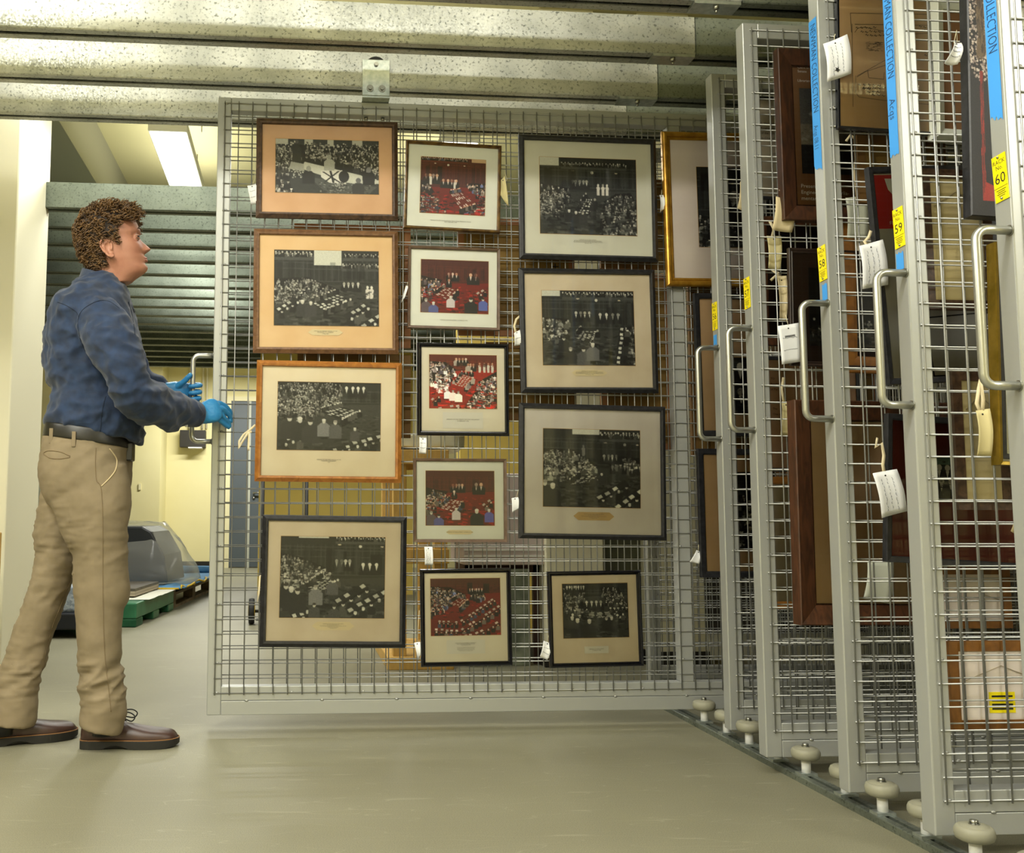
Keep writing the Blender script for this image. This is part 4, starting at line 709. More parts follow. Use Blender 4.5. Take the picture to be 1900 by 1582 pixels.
# ------------------------------------------------------------------ paper tags on strings
M_tagw = mat('white_tag_paper', 'e9eaec', .7); M_tagy = mat('manila_tag', 'c9bd8c', .75); M_tagc = mat('cream_tag_card', 'cdbd96', .75); M_str = mat('cotton_string', 'd8cfae', .85); M_tapec = mat('cotton_tape', 'd9cba8', .85); M_hand = mat('biro_handwriting', '555a66', .8)
def ptag(label, corners, Y, m=None, strg=None, lines=None, curl=.008, tape_=False, star=False, hole=True, bar=False, group='paper tags tied to the racks and frames', vert=False):
    """corners px TL TR BR BL on plane Y, bowed a little out of plane"""
    m = m or M_tagw; P = [W(*p, Y) for p in corners]; c = sum(P, Vector())/4; P = [p-c for p in P]
    o = empty('paper_tag', tuple(c), label, 'paper tag', group); b = MB(); N_ = 8; M2 = 5; vs = []
    def pt(u, v, off=0.0):
        p = P[0].lerp(P[1], u).lerp(P[3].lerp(P[2], u), v); return Vector((p.x, -curl*math.sin(PI*v)*1.0-curl*.6*(u-.5)**2*4+off, p.z))
    for j in range(N_+1):
        for i in range(M2+1): vs.append(pt(i/M2, j/N_))
    fs = [(j*(M2+1)+i, (j+1)*(M2+1)+i, (j+1)*(M2+1)+i+1, j*(M2+1)+i+1) for j in range(N_) for i in range(M2)]
    b.add(vs, fs, True); card = b.build('card', m, o); md = card.modifiers.new('solid', 'SOLIDIFY'); md.thickness = .0005; md.offset = 0
    if hole:
        h = MB(); q = pt(.5, .1, -.0012); r_ = .0022 if abs(P[1].x-P[0].x) < .08 else .003; h.cyl(q, q+Vector((0, .0004, 0)), r_, 10); h.build('punched_hole', M_inkb, card)
    w_ = (P[1]-P[0]).length; h_ = (P[3]-P[0]).length
    if lines:
        t = MB(); R = random.Random(sum(map(ord, label)))
        for k in range(lines):
            a = .2+.6*(k+.5)/lines; x = .16
            while x < .84:
                l = R.uniform(.04, .10)
                if vert: A_, B_ = pt(1-a, x, -.001), pt(1-a+R.uniform(-.02,.02), x+l, -.001)
                else: A_, B_ = pt(x, a, -.001), pt(x+l, a+R.uniform(-.012,.012), -.001)
                mid = (A_+B_)/2+(Vector((.0016, 0, 0)) if vert else Vector((0, 0, .0016)))*R.choice([-1, 1]); r_ = .0005
                t.tube([A_, mid, B_], r_, 3, smooth=False); x += l+R.uniform(.01, .04)
        t.build('handwriting', M_hand, card)
    if star:
        q = pt(.45, .78, -.0015); s = MB(); p = []
        for k in range(10): a = PI/2+PI*k/5+.15; r_ = .0085 if k % 2 else .0035; p.append((q.x+r_*math.cos(a), q.y, q.z+r_*math.sin(a)))
        s.add(p, [tuple(range(9, -1, -1))]); s.build('printed_star', M_inkb, card)
    if bar:
        s = MB(); 
        for k in range(26): u = .28+.5*k/26; s.add([pt(u, .28, -.001), pt(u+.012, .28, -.001), pt(u+.012, .33, -.001), pt(u, .33, -.001)], [(3, 2, 1, 0)])
        s.build('barcode', M_inkb, card)
    if strg:
        s = MB(); pts = [W(*p[:2], Y+(p[2] if len(p) > 2 else 0))-c for p in strg]
        if tape_:
            vs = []; 
            for i, p in enumerate(pts):
                t = (pts[min(i+1, len(pts)-1)]-pts[max(i-1, 0)]).normalized(); n_ = Vector((-t.z, .3*math.sin(i), t.x)).normalized()*.004; vs += [p-n_, p+n_]
            s.add(vs, [(2*i, 2*i+1, 2*i+3, 2*i+2) for i in range(len(pts)-1)], True); q = s.build('cotton_tape', M_tapec, o); q.modifiers.new('s', 'SOLIDIFY').thickness = .0006
        else: s.tube(pts, .0009, 5); s.build('string', M_str, o)
    return o
yf = -.012
ptag('white tag with strings left of the walnut funeral frame', [(459,345), (476,341), (476,378), (466,380)], yf, strg=[(468,346), (473,330), (474,300)], lines=2)
ptag('long manila tag at the right edge of the tilted bronze frame', [(929,335), (936,327), (943,383), (928,362)], -.035, M_tagy, strg=[(935,330), (936,318), (941,332), (934,345)])
ptag('curled white tag end between the brown oak frame and the taupe frame', [(753,530), (758,530), (751,552), (744,562)], yf, strg=[(755,532), (757,522)], hole=False, curl=.003)
ptag('white tag on cotton tape left of the second frame in the right column', [(953,618), (964,612), (966,640), (954,642)], yf, strg=[(958,620), (954,605), (958,592), (965,586)], tape_=True, lines=1)
ptag('small white tag hanging below the glossy black red-photo frame', [(778,811), (791,812), (790,842), (777,841)], yf, strg=[(785,813), (785,805)], lines=2)
ptag('white tag with knot left of the largest black frame', [(949,924), (961,922), (966,942), (950,951)], yf, strg=[(957,925), (961,912), (965,900)], curl=.004)
ptag('white written tag hanging below the slim brown lower middle frame', [(787,1014), (802,1014), (803,1048), (788,1048)], yf, strg=[(794,1018), (794,1007)], lines=3, vert=True)
ptag('narrow white tag on a long string left of the bottom middle frame', [(768,1192), (779,1190), (780,1215), (776,1226)], yf, strg=[(774,1194), (776,1160), (778,1132)])
ptag('white tag tied left of the small bottom right frame', [(1008,1188), (1024,1194), (1015,1224), (1001,1217)], yf, strg=[(1015,1192), (1018,1178), (1019,1170)], lines=2)
ptag('curled white tag in front of the mesh left of the lowest right frame', [(1292,1020), (1301,1024), (1297,1046), (1279,1042)], yf, strg=[(1296,1022), (1296,1010)], curl=.004)
ptag('pale tag between the top right-column frame and the gold frame', [(1223,362), (1231,362), (1232,388), (1224,395)], yf, strg=[(1227,364), (1228,352)])
o = ptag('cream cotton tape tied in a bow left of the honey pine frame', [(461,800), (463,800), (463,836), (459,835)], yf, M_tapec, strg=[(474,788), (464,797), (452,806), (444,818), (443,832), (448,822), (460,803), (467,800)], tape_=True, hole=False, curl=.002)
ptag('cream tape strip hanging left of the bottom left frame', [(481,1068), (484,1066), (482,1100), (477,1120)], yf, M_tapec, hole=False, curl=.002)
ptag('tan tag corner hidden behind the post of rack 57', [(1372,338), (1400,330), (1400,400), (1367,387)], YR[56]-.03, M_tagc)
ptag('large cream card tag below the sapele frame', [(1438,365), (1476,372), (1468,432), (1431,427)], YR[57]-.012, M_tagc, strg=[(1450,368), (1446,352)])
ptag('olive manila tag inside rack 57 below the cream card tag', [(1421,438), (1448,438), (1446,502), (1424,498)], YR[57]+.03, M_tagy, strg=[(1432,440), (1436,425), (1428,410)], tape_=True)
ptag('pale cream tag inside rack 57 left of the dark middle picture', [(1440,512), (1458,512), (1458,596), (1445,594)], YR[57]+.03, M_tagc, strg=[(1450,514), (1432,500), (1446,505), (1430,520)], tape_=True)
ptag('olive tag low inside rack 57 above the rosewood frame', [(1449,745), (1466,745), (1466,808), (1446,808)], YR[57]+.03, M_tagy, strg=[(1455,748), (1450,722), (1454,700)], tape_=True)
ptag('white barcode tag hanging left of the rack 58 handle', [(1442,605), (1481,599), (1485,671), (1450,676)], YR[57]-.03, strg=[(1463,606), (1460,594), (1458,584)], lines=2, bar=True, curl=.004)
ptag('white tag with a printed star beside the long blue tape strip', [(1525.5,83), (1570,65), (1577.5,138), (1533,153.5)], YR[58]-.022, strg=[(1549,80), (1548,68), (1550,63)], lines=3, vert=True, star=True)
ptag('white handwritten tag with cotton tape above the rack 59 handle', [(1592,457), (1636,445), (1646,529), (1598,537)], YR[58]-.034, strg=[(1612,460), (1604,448), (1612,440), (1616,428)], tape_=True, lines=3, vert=True)
ptag('white handwritten tag in front of the low dark red framed picture', [(1617,878), (1662,870), (1681,948), (1634,961)], YR[58]-.034, strg=[(1641,880), (1638,862), (1640,845), (1636,822), (1624,830), (1628,812)], tape_=True, lines=3, vert=True)
ptag('curled white tag on string left of the dotted painting', [(1767,77), (1780,82), (1773,122), (1748,120)], YR[59]-.02, strg=[(1770,80), (1775,56), (1776,78)], lines=3, curl=.012)
ptag('tan manila tag on cotton ribbon hanging below the rack 60 handle', [(1808,762), (1834,758), (1837,846), (1810,846)], YR[59]-.012, M_tagy, strg=[(1820,768), (1812,748), (1816,722), (1819,702), (1824,742), (1822,770)], tape_=True)
ptag('rounded cream tag at the lower right edge beside rack 60', [(1876,918), (1905,905), (1905,1000), (1871,985)], YR[59]-.05, M_tagc, hole=False, curl=.012)
ptag('crumpled pale paper hanging behind rack 58 left of the red poster', [(1567,368), (1606,362), (1608,442), (1570,442)], YR[57]-.03, mat('pale_tissue', 'd3d6c6', .8), strg=[(1590,366), (1586,320), (1590,262), (1578,250), (1570,262)], tape_=True, hole=False)
ptag('folded grey-white paper low behind rack 58', [(1608,1042), (1656,1040), (1650,1120), (1600,1110)], YR[57]-.03, mat('pale_tissue', 'd3d6c6', .8), hole=False)
# ------------------------------------------------------------------ room shell
def floor_mat():
    m = bpy.data.materials.new('speckled_vinyl_floor'); m.use_nodes = True; nt = m.node_tree; N = nt.nodes; L = nt.links; p = N['Principled BSDF']
    tc = N.new('ShaderNodeTexCoord'); n1 = N.new('ShaderNodeTexNoise'); n1.inputs['Scale'].default_value = 1.4; n1.inputs['Detail'].default_value = 3
    n2 = N.new('ShaderNodeTexNoise'); n2.inputs['Scale'].default_value = 420; n2.inputs['Detail'].default_value = 2
    for n in (n1, n2): L.new(tc.outputs['Object'], n.inputs['Vector'])
    r1 = N.new('ShaderNodeValToRGB'); r1.color_ramp.elements[0].position = .3; r1.color_ramp.elements[1].position = .7
    r1.color_ramp.elements[0].color = (*lin('787562'), 1); r1.color_ramp.elements[1].color = (*lin('83806b'), 1); L.new(n1.outputs[0], r1.inputs[0])
    r2 = N.new('ShaderNodeValToRGB'); r2.color_ramp.elements[0].position = .38; r2.color_ramp.elements[1].position = .6; r2.color_ramp.elements[0].color = (.72,.72,.72,1); r2.color_ramp.elements[1].color = (1.12,1.12,1.1,1); L.new(n2.outputs[0], r2.inputs[0])
    mx = N.new('ShaderNodeMix'); mx.data_type = 'RGBA'; mx.blend_type = 'MULTIPLY'; mx.inputs[0].default_value = 1; L.new(r1.outputs[0], mx.inputs[6]); L.new(r2.outputs[0], mx.inputs[7])
    mp = N.new('ShaderNodeMapping'); mp.inputs['Scale'].default_value = (1.2, 9, 1); mp.inputs['Rotation'].default_value = (0,0,.35); L.new(tc.outputs['Object'], mp.inputs['Vector'])
    n3 = N.new('ShaderNodeTexNoise'); n3.inputs['Scale'].default_value = 2.2; n3.inputs['Detail'].default_value = 1; L.new(mp.outputs[0], n3.inputs['Vector'])
    r3 = N.new('ShaderNodeValToRGB'); e = r3.color_ramp.elements; e[0].position = .495; e[0].color = (0,0,0,1); e[1].position = .505; e[1].color = (0,0,0,1); x = e.new(.5); x.color = (.22,.22,.22,1); L.new(n3.outputs[0], r3.inputs[0])
    m2 = N.new('ShaderNodeMix'); m2.data_type = 'RGBA'; L.new(r3.outputs[0], m2.inputs[0]); L.new(mx.outputs[2], m2.inputs[6]); m2.inputs[7].default_value = (*lin('b5b09a'), 1)
    L.new(m2.outputs[2], p.inputs['Base Color']); p.inputs['Roughness'].default_value = .48
    return m
M_floor = floor_mat(); M_wall = mat('cream_wall_paint', 'd8cf9a', .7, var='dcd4a2', vscale=2); M_must = mat('mustard_wall_paint', 'c6ad55', .7, var='ccb45e', vscale=2); M_col = mat('column_cream_paint', 'dad6bc', .6, bump=.05, bscale=60)
M_ceil = mat('pale_ceiling_paint', 'd4cc98', .8); M_skirt = mat('black_skirting', '1c1b17', .5); M_duct = mat('grey_green_duct', '98967e', .6)
X0, X1, Y0, Y1, H = -5.5, 7.0, -6.5, 9.85, 3.35
struct(MB().box((X0, Y0, -.1), (X1, Y1, 0)).build('floor', M_floor)); struct(MB().box((X0, Y0, H), (X1, Y1, H+.1)).build('ceiling', M_ceil))
struct(MB().box((X0, Y1, 0), (X1, Y1+.1, H)).build('wall_back', M_wall)); struct(MB().box((X0-.1, Y0, 0), (X0, Y1, H)).build('wall_left', M_wall))
struct(MB().box((X1, Y0, 0), (X1+.1, Y1, H)).build('wall_right', M_wall)); struct(MB().box((X0, Y0-.1, 0), (X1, Y0, H)).build('wall_front', M_wall))
struct(MB().box((X0, Y1-.015, 0), (-.63, Y1, .085)).build('baseboard_back', M_skirt))
c = struct(MB().box((-2.1, 1.067, 0), (-1.023, 1.62, H)).build('wall_column', M_col, bevel=.008)); 
struct(MB().box((-2.108, 1.059, 0), (-1.015, 1.628, .062)).build('baseboard_column', M_skirt))
struct(MB().box((X0, 9.25, 0), (-1.455, Y1, H)).build('wall_pilaster', M_wall)); 
struct(MB().box((-.058, 5.5, 0), (1.35, 5.9, 2.24)).build('wall_partition', M_must))
struct(MB().box((-1.6, .9, 2.95), (-1.09, 8, H)).build('trim_1', M_duct))
# doors in the back wall
M_door = mat('slate_grey_door', '4c5458', .5); M_dfr = mat('cream_door_frame', 'd9d2a8', .6)
f_ = MB(); f_.box((-.66, Y1-.05, 0), (-.60, Y1, 2.30)); f_.box((.20, Y1-.05, 0), (.26, Y1, 2.30)); f_.box((-.60, Y1-.05, 2.24), (.20, Y1, 2.30)); struct(f_.build('trim_2', M_dfr))
for n_, (xa, xb) in enumerate(((-.60, -.36), (-.33, .20))):
    d = struct(MB().box((xa, Y1-.03, .01), (xb, Y1, 2.24)).build('door_%d' % (n_+1), M_door))
    if n_ == 1: h = MB(); h.cyl((-.28, Y1-.03, 1.0), (-.28, Y1-.09, 1.0), .012, 10); h.cyl((-.28, Y1-.08, 1.0), (-.14, Y1-.08, 1.0), .011, 10); h.sphere((-.28, Y1-.035, .93), .02, 8); h.build('door_handle', M_steel, d)
struct(MB().box((-.36, Y1-.04, 0), (-.33, Y1, 2.24)).build('trim_3', mat('pale_grey_strip', 'a9ab9c', .5)))
# wall fittings
q = MB(); q.box((-1.27, Y1-.14, 1.60), (-.93, Y1, 1.83)); o = tag(q.build('wall_junction_box', mat('dark_brown_box', '2a2720', .5), bevel=.006), 'dark square box fixed on the cream back wall behind the handle of the pulled-out rack', 'wall box')
MB().box((-1.15, Y1-.2, 1.585), (-.97, Y1, 1.60)).build('ledge', M_nylon, o)
for i, x in enumerate((-1.155, -.985, -.93)):
    tag(MB().cyl((x, Y1-.03, 1.86), (x, Y1-.03, H), .014 if i else .02, 10).build('conduit_pipe', mat('pale_conduit', 'd5cfb4', .5)), ['thickest pale vertical conduit on the back wall, left of the other two', 'middle pale vertical conduit on the back wall', 'right pale vertical conduit on the back wall beside the rack post'][i], 'pipe', 'conduits on the back wall')
tag(MB().box((-1.72, 9.235, 1.02), (-1.69, 9.25, 1.10)).build('light_switch', M_dfr), 'small cream switch plate on the pilaster behind the man', 'switch')
# far set of rails beyond the aisle
rm_ = rail_mesh(-5.3, 3.4)
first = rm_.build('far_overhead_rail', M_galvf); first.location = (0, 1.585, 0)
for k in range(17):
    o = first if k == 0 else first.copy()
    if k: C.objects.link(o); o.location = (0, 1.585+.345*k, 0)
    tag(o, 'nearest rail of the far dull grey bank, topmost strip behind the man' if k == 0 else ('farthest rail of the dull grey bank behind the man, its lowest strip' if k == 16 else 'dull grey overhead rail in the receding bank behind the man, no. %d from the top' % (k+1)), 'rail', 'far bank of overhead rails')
# far racks closed at the left, seen behind the man's back
for i, y in enumerate((1.96, 2.30)):
    r = copy_tree(racks[54]); r.location = (-4.75+.06*i, y, 0); tag(r, ['far mesh rack edge seen between the column and the man\'s back', 'second far mesh rack behind the first, beside the column'][i], 'picture rack', 'sliding mesh picture racks')
# wrapped upright parcel beside column
def crumple(b_, amp, sc, seed=0):
    b_.v = [tuple(Vector(v)+noise.noise_vector(Vector(v)*sc+Vector((seed,)*3))*amp) for v in b_.v]; return b_
def gridbox(a, b, n=10):
    m = MB(); A, B = Vector(a), Vector(b); rs = []
    for j in range(n+1):
        z = A.z+(B.z-A.z)*j/n; ring = []
        for k in range(n): ring.append((A.x+(B.x-A.x)*k/n, A.y, z))
        for k in range(n): ring.append((B.x, A.y+(B.y-A.y)*k/n, z))
        for k in range(n): ring.append((B.x-(B.x-A.x)*k/n, B.y, z))
        for k in range(n): ring.append((A.x, B.y-(B.y-A.y)*k/n, z))
        rs.append(ring)
    return m.rings(rs)
M_wrap = mat('grey_green_wrapping', '8d9180', .5, var='a3a694', vscale=6)
tag(crumple(gridbox((-1.75, 2.75, .16), (-1.10, 3.15, 1.02), 12), .02, 7).build('wrapped_parcel', M_wrap), 'tall grey-green wrapped parcel standing behind the man\'s legs', 'parcel')
M_bub = mat('blue_grey_bubble_wrap', '8d98a6', .35, var='b7c0c9', vscale=70, kind='voronoi', bump=.5, bscale=90)
o = tag(crumple(gridbox((-1.36, 2.55, .15), (W(185, 1150, 2.6).x, 2.74, .30), 10), .012, 10).build('bubble_wrapped_bundle', M_bub), 'low bundle in bubble wrap showing between the man\'s legs', 'parcel')
t = MB(); t.box((-1.5, 2.5, .05), (W(190, 1150, 2.6).x, 2.95, .148)); o = tag(t.build('floor_dolly', mat('dark_blue_black_dolly', '14171f', .5), bevel=.01), 'low dark dolly under the bubble-wrapped bundle', 'dolly')
for x in (-1.4, W(170, 1150, 2.6).x): 
    for y in (2.58, 3.0): MB().cyl((x-.015, y, .026), (x+.015, y, .026), .026, 14).build('castor', M_blackrub, o)
# green pallet, timber pallet, blanket, wrapped console
G = WZ(252, 1164); U_ = (WZ(322, 1131)-G); L1 = U_.length; U_.normalize(); V_ = Vector((-U_.y, U_.x, 0)); ROT = Matrix(((V_.x, U_.x, 0, G.x), (V_.y, U_.y, 0, G.y), (0, 0, 1, 0), (0, 0, 0, 1)))
def boxR(b, a, c): return b.box(a, c, ROT)
b = MB(); boxR(b, (0, 0, .055), (.95, L1, .155)); 
for u0 in (0, L1*.42, L1*.84): boxR(b, (0, u0, 0), (.95, u0+L1*.16, .055))
for v0 in (0, .42, .85): boxR(b, (v0, 0, 0), (v0+.1, .16, .055))
M_green = mat('green_plastic', '1f5c3a', .45, var='2d6e4a', vscale=8); o = tag(b.build('plastic_pallet', M_green, bevel=.008), 'dark green plastic pallet on the floor right of the man\'s front leg', 'pallet')
b = MB(); u0 = L1+.06; u1 = u0+1.75
for u in (0, .42, .85, 1.27, 1.66): boxR(b, (.02, u0+u, .12), (.92, u0+u+.09, .142))
for v in (.02, .43, .84):
    boxR(b, (v, u0, 0), (v+.08, u1, .022)); boxR(b, (v, u0, .1), (v+.08, u1, .12))
    for u in (0, .8, 1.62): boxR(b, (v, u0+u, .022), (v+.08, u0+u+.12, .1))
tag(b.build('timber_pallet', mat('weathered_timber', '5c4e3c', .75, var='77664e', vscale=10)), 'weathered timber pallet behind the green one', 'pallet')
def sheet(x0, y0, x1, y1, z, amp, n=16, drop=0.0, sc=8):
    m = MB(); vs = []
    for j in range(n+1):
        for i in range(n+1):
            u, v = i/n, j/n; p = Vector((x0+(x1-x0)*u, y0+(y1-y0)*v, z)); e = min(u, v, 1-u, 1-v)
            p.z += amp*abs(noise.noise(p*sc))-(drop*max(0, .12-e)/.12 if drop else 0); vs.append(ROT @ p)
    m.add(vs, [(j*(n+1)+i, j*(n+1)+i+1, (j+1)*(n+1)+i+1, (j+1)*(n+1)+i) for j in range(n) for i in range(n)], True); return m
M_blue = mat('blue_moving_blanket', '4a7ea8', .85, var='5b8fb8', vscale=14, bump=.4, bscale=40); M_yel = mat('yellow_trim', 'c9a81e', .7)
o = tag(sheet(-.06, u0-.12, .96, u1+.05, .150, .03, 26).build('moving_blanket', M_blue), 'blue padded blanket with yellow edging spread over the timber pallet', 'blanket'); o.modifiers.new('s', 'SOLIDIFY').thickness = .012
e = MB(); e.tube([ROT @ Vector((-.062+.02*math.sin(k*1.3), u0-.1+.11*k, .168+.012*math.sin(k*2.1))) for k in range(17)], .008, 6); e.tube([ROT @ Vector((-.05+.06*k, u0-.125, .165)) for k in range(16)], .007, 6); e.build('yellow_edging', M_yel, o)
r = MB(); r.tube([ROT @ Vector((-.07, u1-.35, .19)), ROT @ Vector((-.02, u1-.05, .2)), ROT @ Vector((.1, u1, .2)), ROT @ Vector((.5, u1-.02, .2))], .035, 12); r.build('rolled_edge', M_blue, o)
tag(sheet(-.03, .22, .9, L1+.02, .157, .008, 12, sc=5).build('white_paper_sheet', mat('white_packing_paper', 'cfcfbf', .8)), 'white packing paper lying on the green pallet', 'paper')
M_tile = mat('grey_brown_tile', '4b463c', .5, var='5a5448', vscale=20); M_tile2 = mat('tile_edge_pale', '9d917c', .7)
for k in range(3):
    b = MB(); boxR(b, (.10, .36, .168+.018*k), (.85, L1-.08, .184+.018*k)); tag(b.build('slate_tile', M_tile2 if k < 2 else M_tile), ['lowest tile', 'middle tile', 'top dark grey tile'][k]+' of the stack lying on the green pallet', 'tile', 'tiles on the green pallet')
# wrapped console
cb = MB(); p = [(0, 0), (.74, 0), (.74, .40), (.66, .44), (.24, .44), (.16, .40), (.04, .22)]
cz = .185
vs = [ROT @ Vector((.10+x*.9, u0+.18, cz+z)) for x, z in p]+[ROT @ Vector((.10+x*.9, u0+.85, cz+z)) for x, z in p]; n = len(p)
cb.add(vs, [tuple(range(n)), tuple(reversed(range(n, 2*n)))]+[(j, j+n, (j+1) % n+n, (j+1) % n) for j in range(n)])
M_dk = mat('charcoal_console', '23262a', .4); o = tag(cb.build('charcoal_console', M_dk, bevel=.012), 'charcoal angular console standing under clear plastic on the blue blanket', 'equipment')
f = MB(); rs = []
for j in range(15):
    t = j/14; z = cz-.01+.48*t; sh = 1-.55*t**1.8; ring = []
    for k in range(40):
        a = 2*PI*k/40; x = .44+(.50*sh)*math.copysign(abs(math.cos(a))**.5, math.cos(a)); y = u0+.50+(.46*sh)*math.copysign(abs(math.sin(a))**.5, math.sin(a))
        q = Vector((x+.03*t*math.sin(5*a), y, z)); q += noise.noise_vector(q*6)*.035; ring.append(ROT @ q)
    rs.append(ring)
f.rings(rs, cap=True); tag(f.build('plastic_film_cover', FILM), 'crumpled clear plastic film draped over the charcoal console', 'plastic cover')
# trolley wheel left of the bottom left frame
b = empty('hand_trolley', (-.01, 3.2, 0), 'hand trolley whose black and yellow wheel shows left of the bottom left frame', 'trolley')
MB().lathe([(.05, -.02), (.082, -.018), (.086, 0), (.082, .018), (.05, .02)], (0, 0, .086), 'x', 26).build('tyre', M_blackrub, b); MB().lathe([(.006, -.022), (.052, -.021), (.052, .021), (.006, .022)], (0, 0, .086), 'x', 20).build('wheel_hub', M_yel, b)
MB().lathe([(.05, -.02), (.082, -.018), (.086, 0), (.082, .018), (.05, .02)], (.42, 0, .086), 'x', 26).build('tyre', M_blackrub, b)
t = MB(); t.cyl((0, 0, .086), (.42, 0, .086), .01, 8); t.box((.03, -.06, .03), (.39, .0, .04)); t.cyl((.06, 0, .09), (.06, .12, 1.05), .012, 8); t.cyl((.36, 0, .09), (.36, .12, 1.05), .012, 8); t.cyl((.06, .12, 1.05), (.36, .12, 1.05), .012, 8); t.build('trolley_frame', M_blackrub, b)
# timber stillage, foam, carton, slab, columns seen through the mesh
M_pine = mat('pine_timber', 'b8934a', .6, var='c9a35a', vscale=9, kind='wood', stretch=(3,3,1)); 
b = MB(); xa, xb, ya, yb = .745, 1.005, 1.28, 1.95
for x in (xa, xb-.06):
    for y in (ya, yb-.06): b.box((x, y, .06), (x+.065, y+.06, 1.03))
for z in (.50, .98): b.box((xa-.01, ya-.02, z), (xb+.01, ya, z+.07)); b.box((xa-.01, yb, z), (xb+.01, yb+.02, z+.07)); b.box((xa-.02, ya, z), (xa, yb, z+.07))
b.box((xa-.03, ya-.03, 0), (xb+.03, yb, .06)); b.box((xa, ya, 1.03), (xb, yb, 1.045))
tag(b.build('timber_stillage', M_pine, bevel=.003), 'pine timber stillage standing behind the middle column of photographs', 'stand')
b = crumple(gridbox((.70, 1.3, 1.062), (1.10, 1.9, 1.125), 8), .012, 9); tag(b.build('foam_sheet', mat('white_foam', 'e2e2cf', .8, var='d4cfae', vscale=12)), 'white foam sheet on top of the pine stillage', 'foam')
M_pink = mat('pinkish_white_carton', 'cbbfbd', .7, var='b9a9a4', vscale=5)
b = MB(); b.box((1.10, 1.33, .49), (1.50, 1.75, .94)); o = tag(b.build('flat_archive_carton', M_pink, bevel=.006), 'pinkish-white carton on legs right of the pine stillage', 'box')
t = MB()
for z in (.53, .56): t.box((1.098, 1.326, z), (1.502, 1.33, z+.008))
t.build('carton_bands', M_white, o); t = MB()
for x in (1.12, 1.46): t.box((x, 1.4, 0), (x+.03, 1.43, .49)); t.box((x, 1.68, 0), (x+.03, 1.71, .49)); t.box((x, 1.43, .45), (x+.03, 1.68, .49))
t.box((1.12, 1.4, .45), (1.49, 1.43, .489))
t.build('carton_stand', mat('dark_oxide_steel', '3b1e17', .6), o)
M_slab = mat('mottled_green_stone', '5b6355', .4, var='8f9684', vscale=12, detail=8)
tag(MB().box((1.11, 1.345, 0), (1.43, 1.385, .47)).build('mottled_stone_slab', M_slab, bevel=.004), 'mottled grey-green slab standing under the pinkish carton', 'slab')
for i, (x0, x1, y) in enumerate(((1.50, 1.79, 1.30), (2.02, 2.30, 1.30))):
    struct(MB().box((x0, y, 0), (x1, y+.3, H)).build('wall_column', M_col, bevel=.006)); struct(MB().box((x0-.012, y-.012, 0), (x1+.012, y+.3, .07)).build('baseboard_column', M_skirt))
struct(MB().box((1.79, 1.42, 0), (2.02, 1.5, H)).build('wall_panel', mat('olive_grey_panel', '5c5f4c', .5))) 
struct(MB().box((1.3, 2.6, 0), (2.75, 2.75, 2.25)).build('wall_right_rear', M_must)); struct(MB().box((2.75, 2.6, 0), (6.9, 2.75, 2.25)).build('wall_shade_backdrop', mat('painted_void_shade', '2a2620', .8)))  # dark sheet added beyond the mustard wall, painting the unlit void between racks
tag(MB().box((-1.62, .30, .42), (W(5, 960, .62).x, .62, .66)).build('pine_crate_top', M_pine, bevel=.004), 'pine crate edge entering at the left side of the photo', 'crate')
tag(MB().box((-1.66, .33, 0), (W(2, 960, .6).x, .60, .419)).build('white_carton_base', mat('white_carton', 'd8d4c4', .7)), 'pale carton under the pine crate at the left side', 'box')
# chain of the far light
t = MB()
for k in range(11):
    z = 2.98+.034*k; cx_, cy_ = -.30, 2.15
    p = [(cx_+.007*math.cos(a)*(k % 2), cy_+.007*math.cos(a)*(1-k % 2), z+.02*math.sin(a)) for a in [2*PI*j/10 for j in range(10)]]; t.tube(p, .0022, 5, loop=True)
tag(t.build('hanging_chain', M_steel), 'thin chain hanging beside the far ceiling light', 'chain')
# ------------------------------------------------------------------ the man
MAN = empty('person', (-.23, -.20, 0), 'man in dark blue shirt, khaki trousers and blue gloves, gripping the rack handle', 'person')
MO = Vector(MAN.location)
M_skin = mat('skin', 'b07d66', .5, var='a56f5a', vscale=22, bump=.06, bscale=300); M_shirt = mat('navy_linen', '12213a', .85, var='1b3050', vscale=30, detail=8, sheen=.15, bump=.18, bscale=700)
M_khaki = mat('khaki_chino', '73664e', .85, var='7e7058', vscale=14, bump=.12, bscale=900); M_belt = mat('black_belt_leather', '16140f', .4); M_glove = mat('blue_nitrile', '2474ab', .42, var='2d80b8', vscale=12, bump=.25, bscale=140)
M_leather = mat('oxblood_brown_leather', '33201a', .4, var='402920', vscale=20, bump=.05, bscale=300); M_sole = mat('black_rubber_sole', '191713', .6); M_welt = mat('tan_welt_thread', '8a6238', .6); M_lace = mat('black_lace', '0d0d10', .7)
M_hair = mat('brown_curly_hair', '3a2716', .5, var='7a5a33', vscale=38, lo=.3, hi=.75); M_hairp = mat('brown_hair_under', '24170d', .7); M_eye = mat('eye_white', '8f857a', .55); M_iris = mat('eye_iris', '2a2018', .5); M_lip = mat('lip_skin', 'a8685a', .45); M_button = mat('pearl_button', 'cfcfc8', .3); M_seam = mat('dark_seam_thread', '131e30', .9); M_seamk = mat('khaki_seam_thread', '6f5f45', .9)
def rel(p): return Vector(p)-MO
def ell_ring(c, N_, B_, rn, rb, n=28, e=1.0):
    out = []
    for k in range(n):
        a = 2*PI*k/n; x, y = math.cos(a), math.sin(a)
        if e != 1.0: x = math.copysign(abs(x)**e, x); y = math.copysign(abs(y)**e, y)
        out.append(c+N_*(rn*x)+B_*(rb*y))
    return out
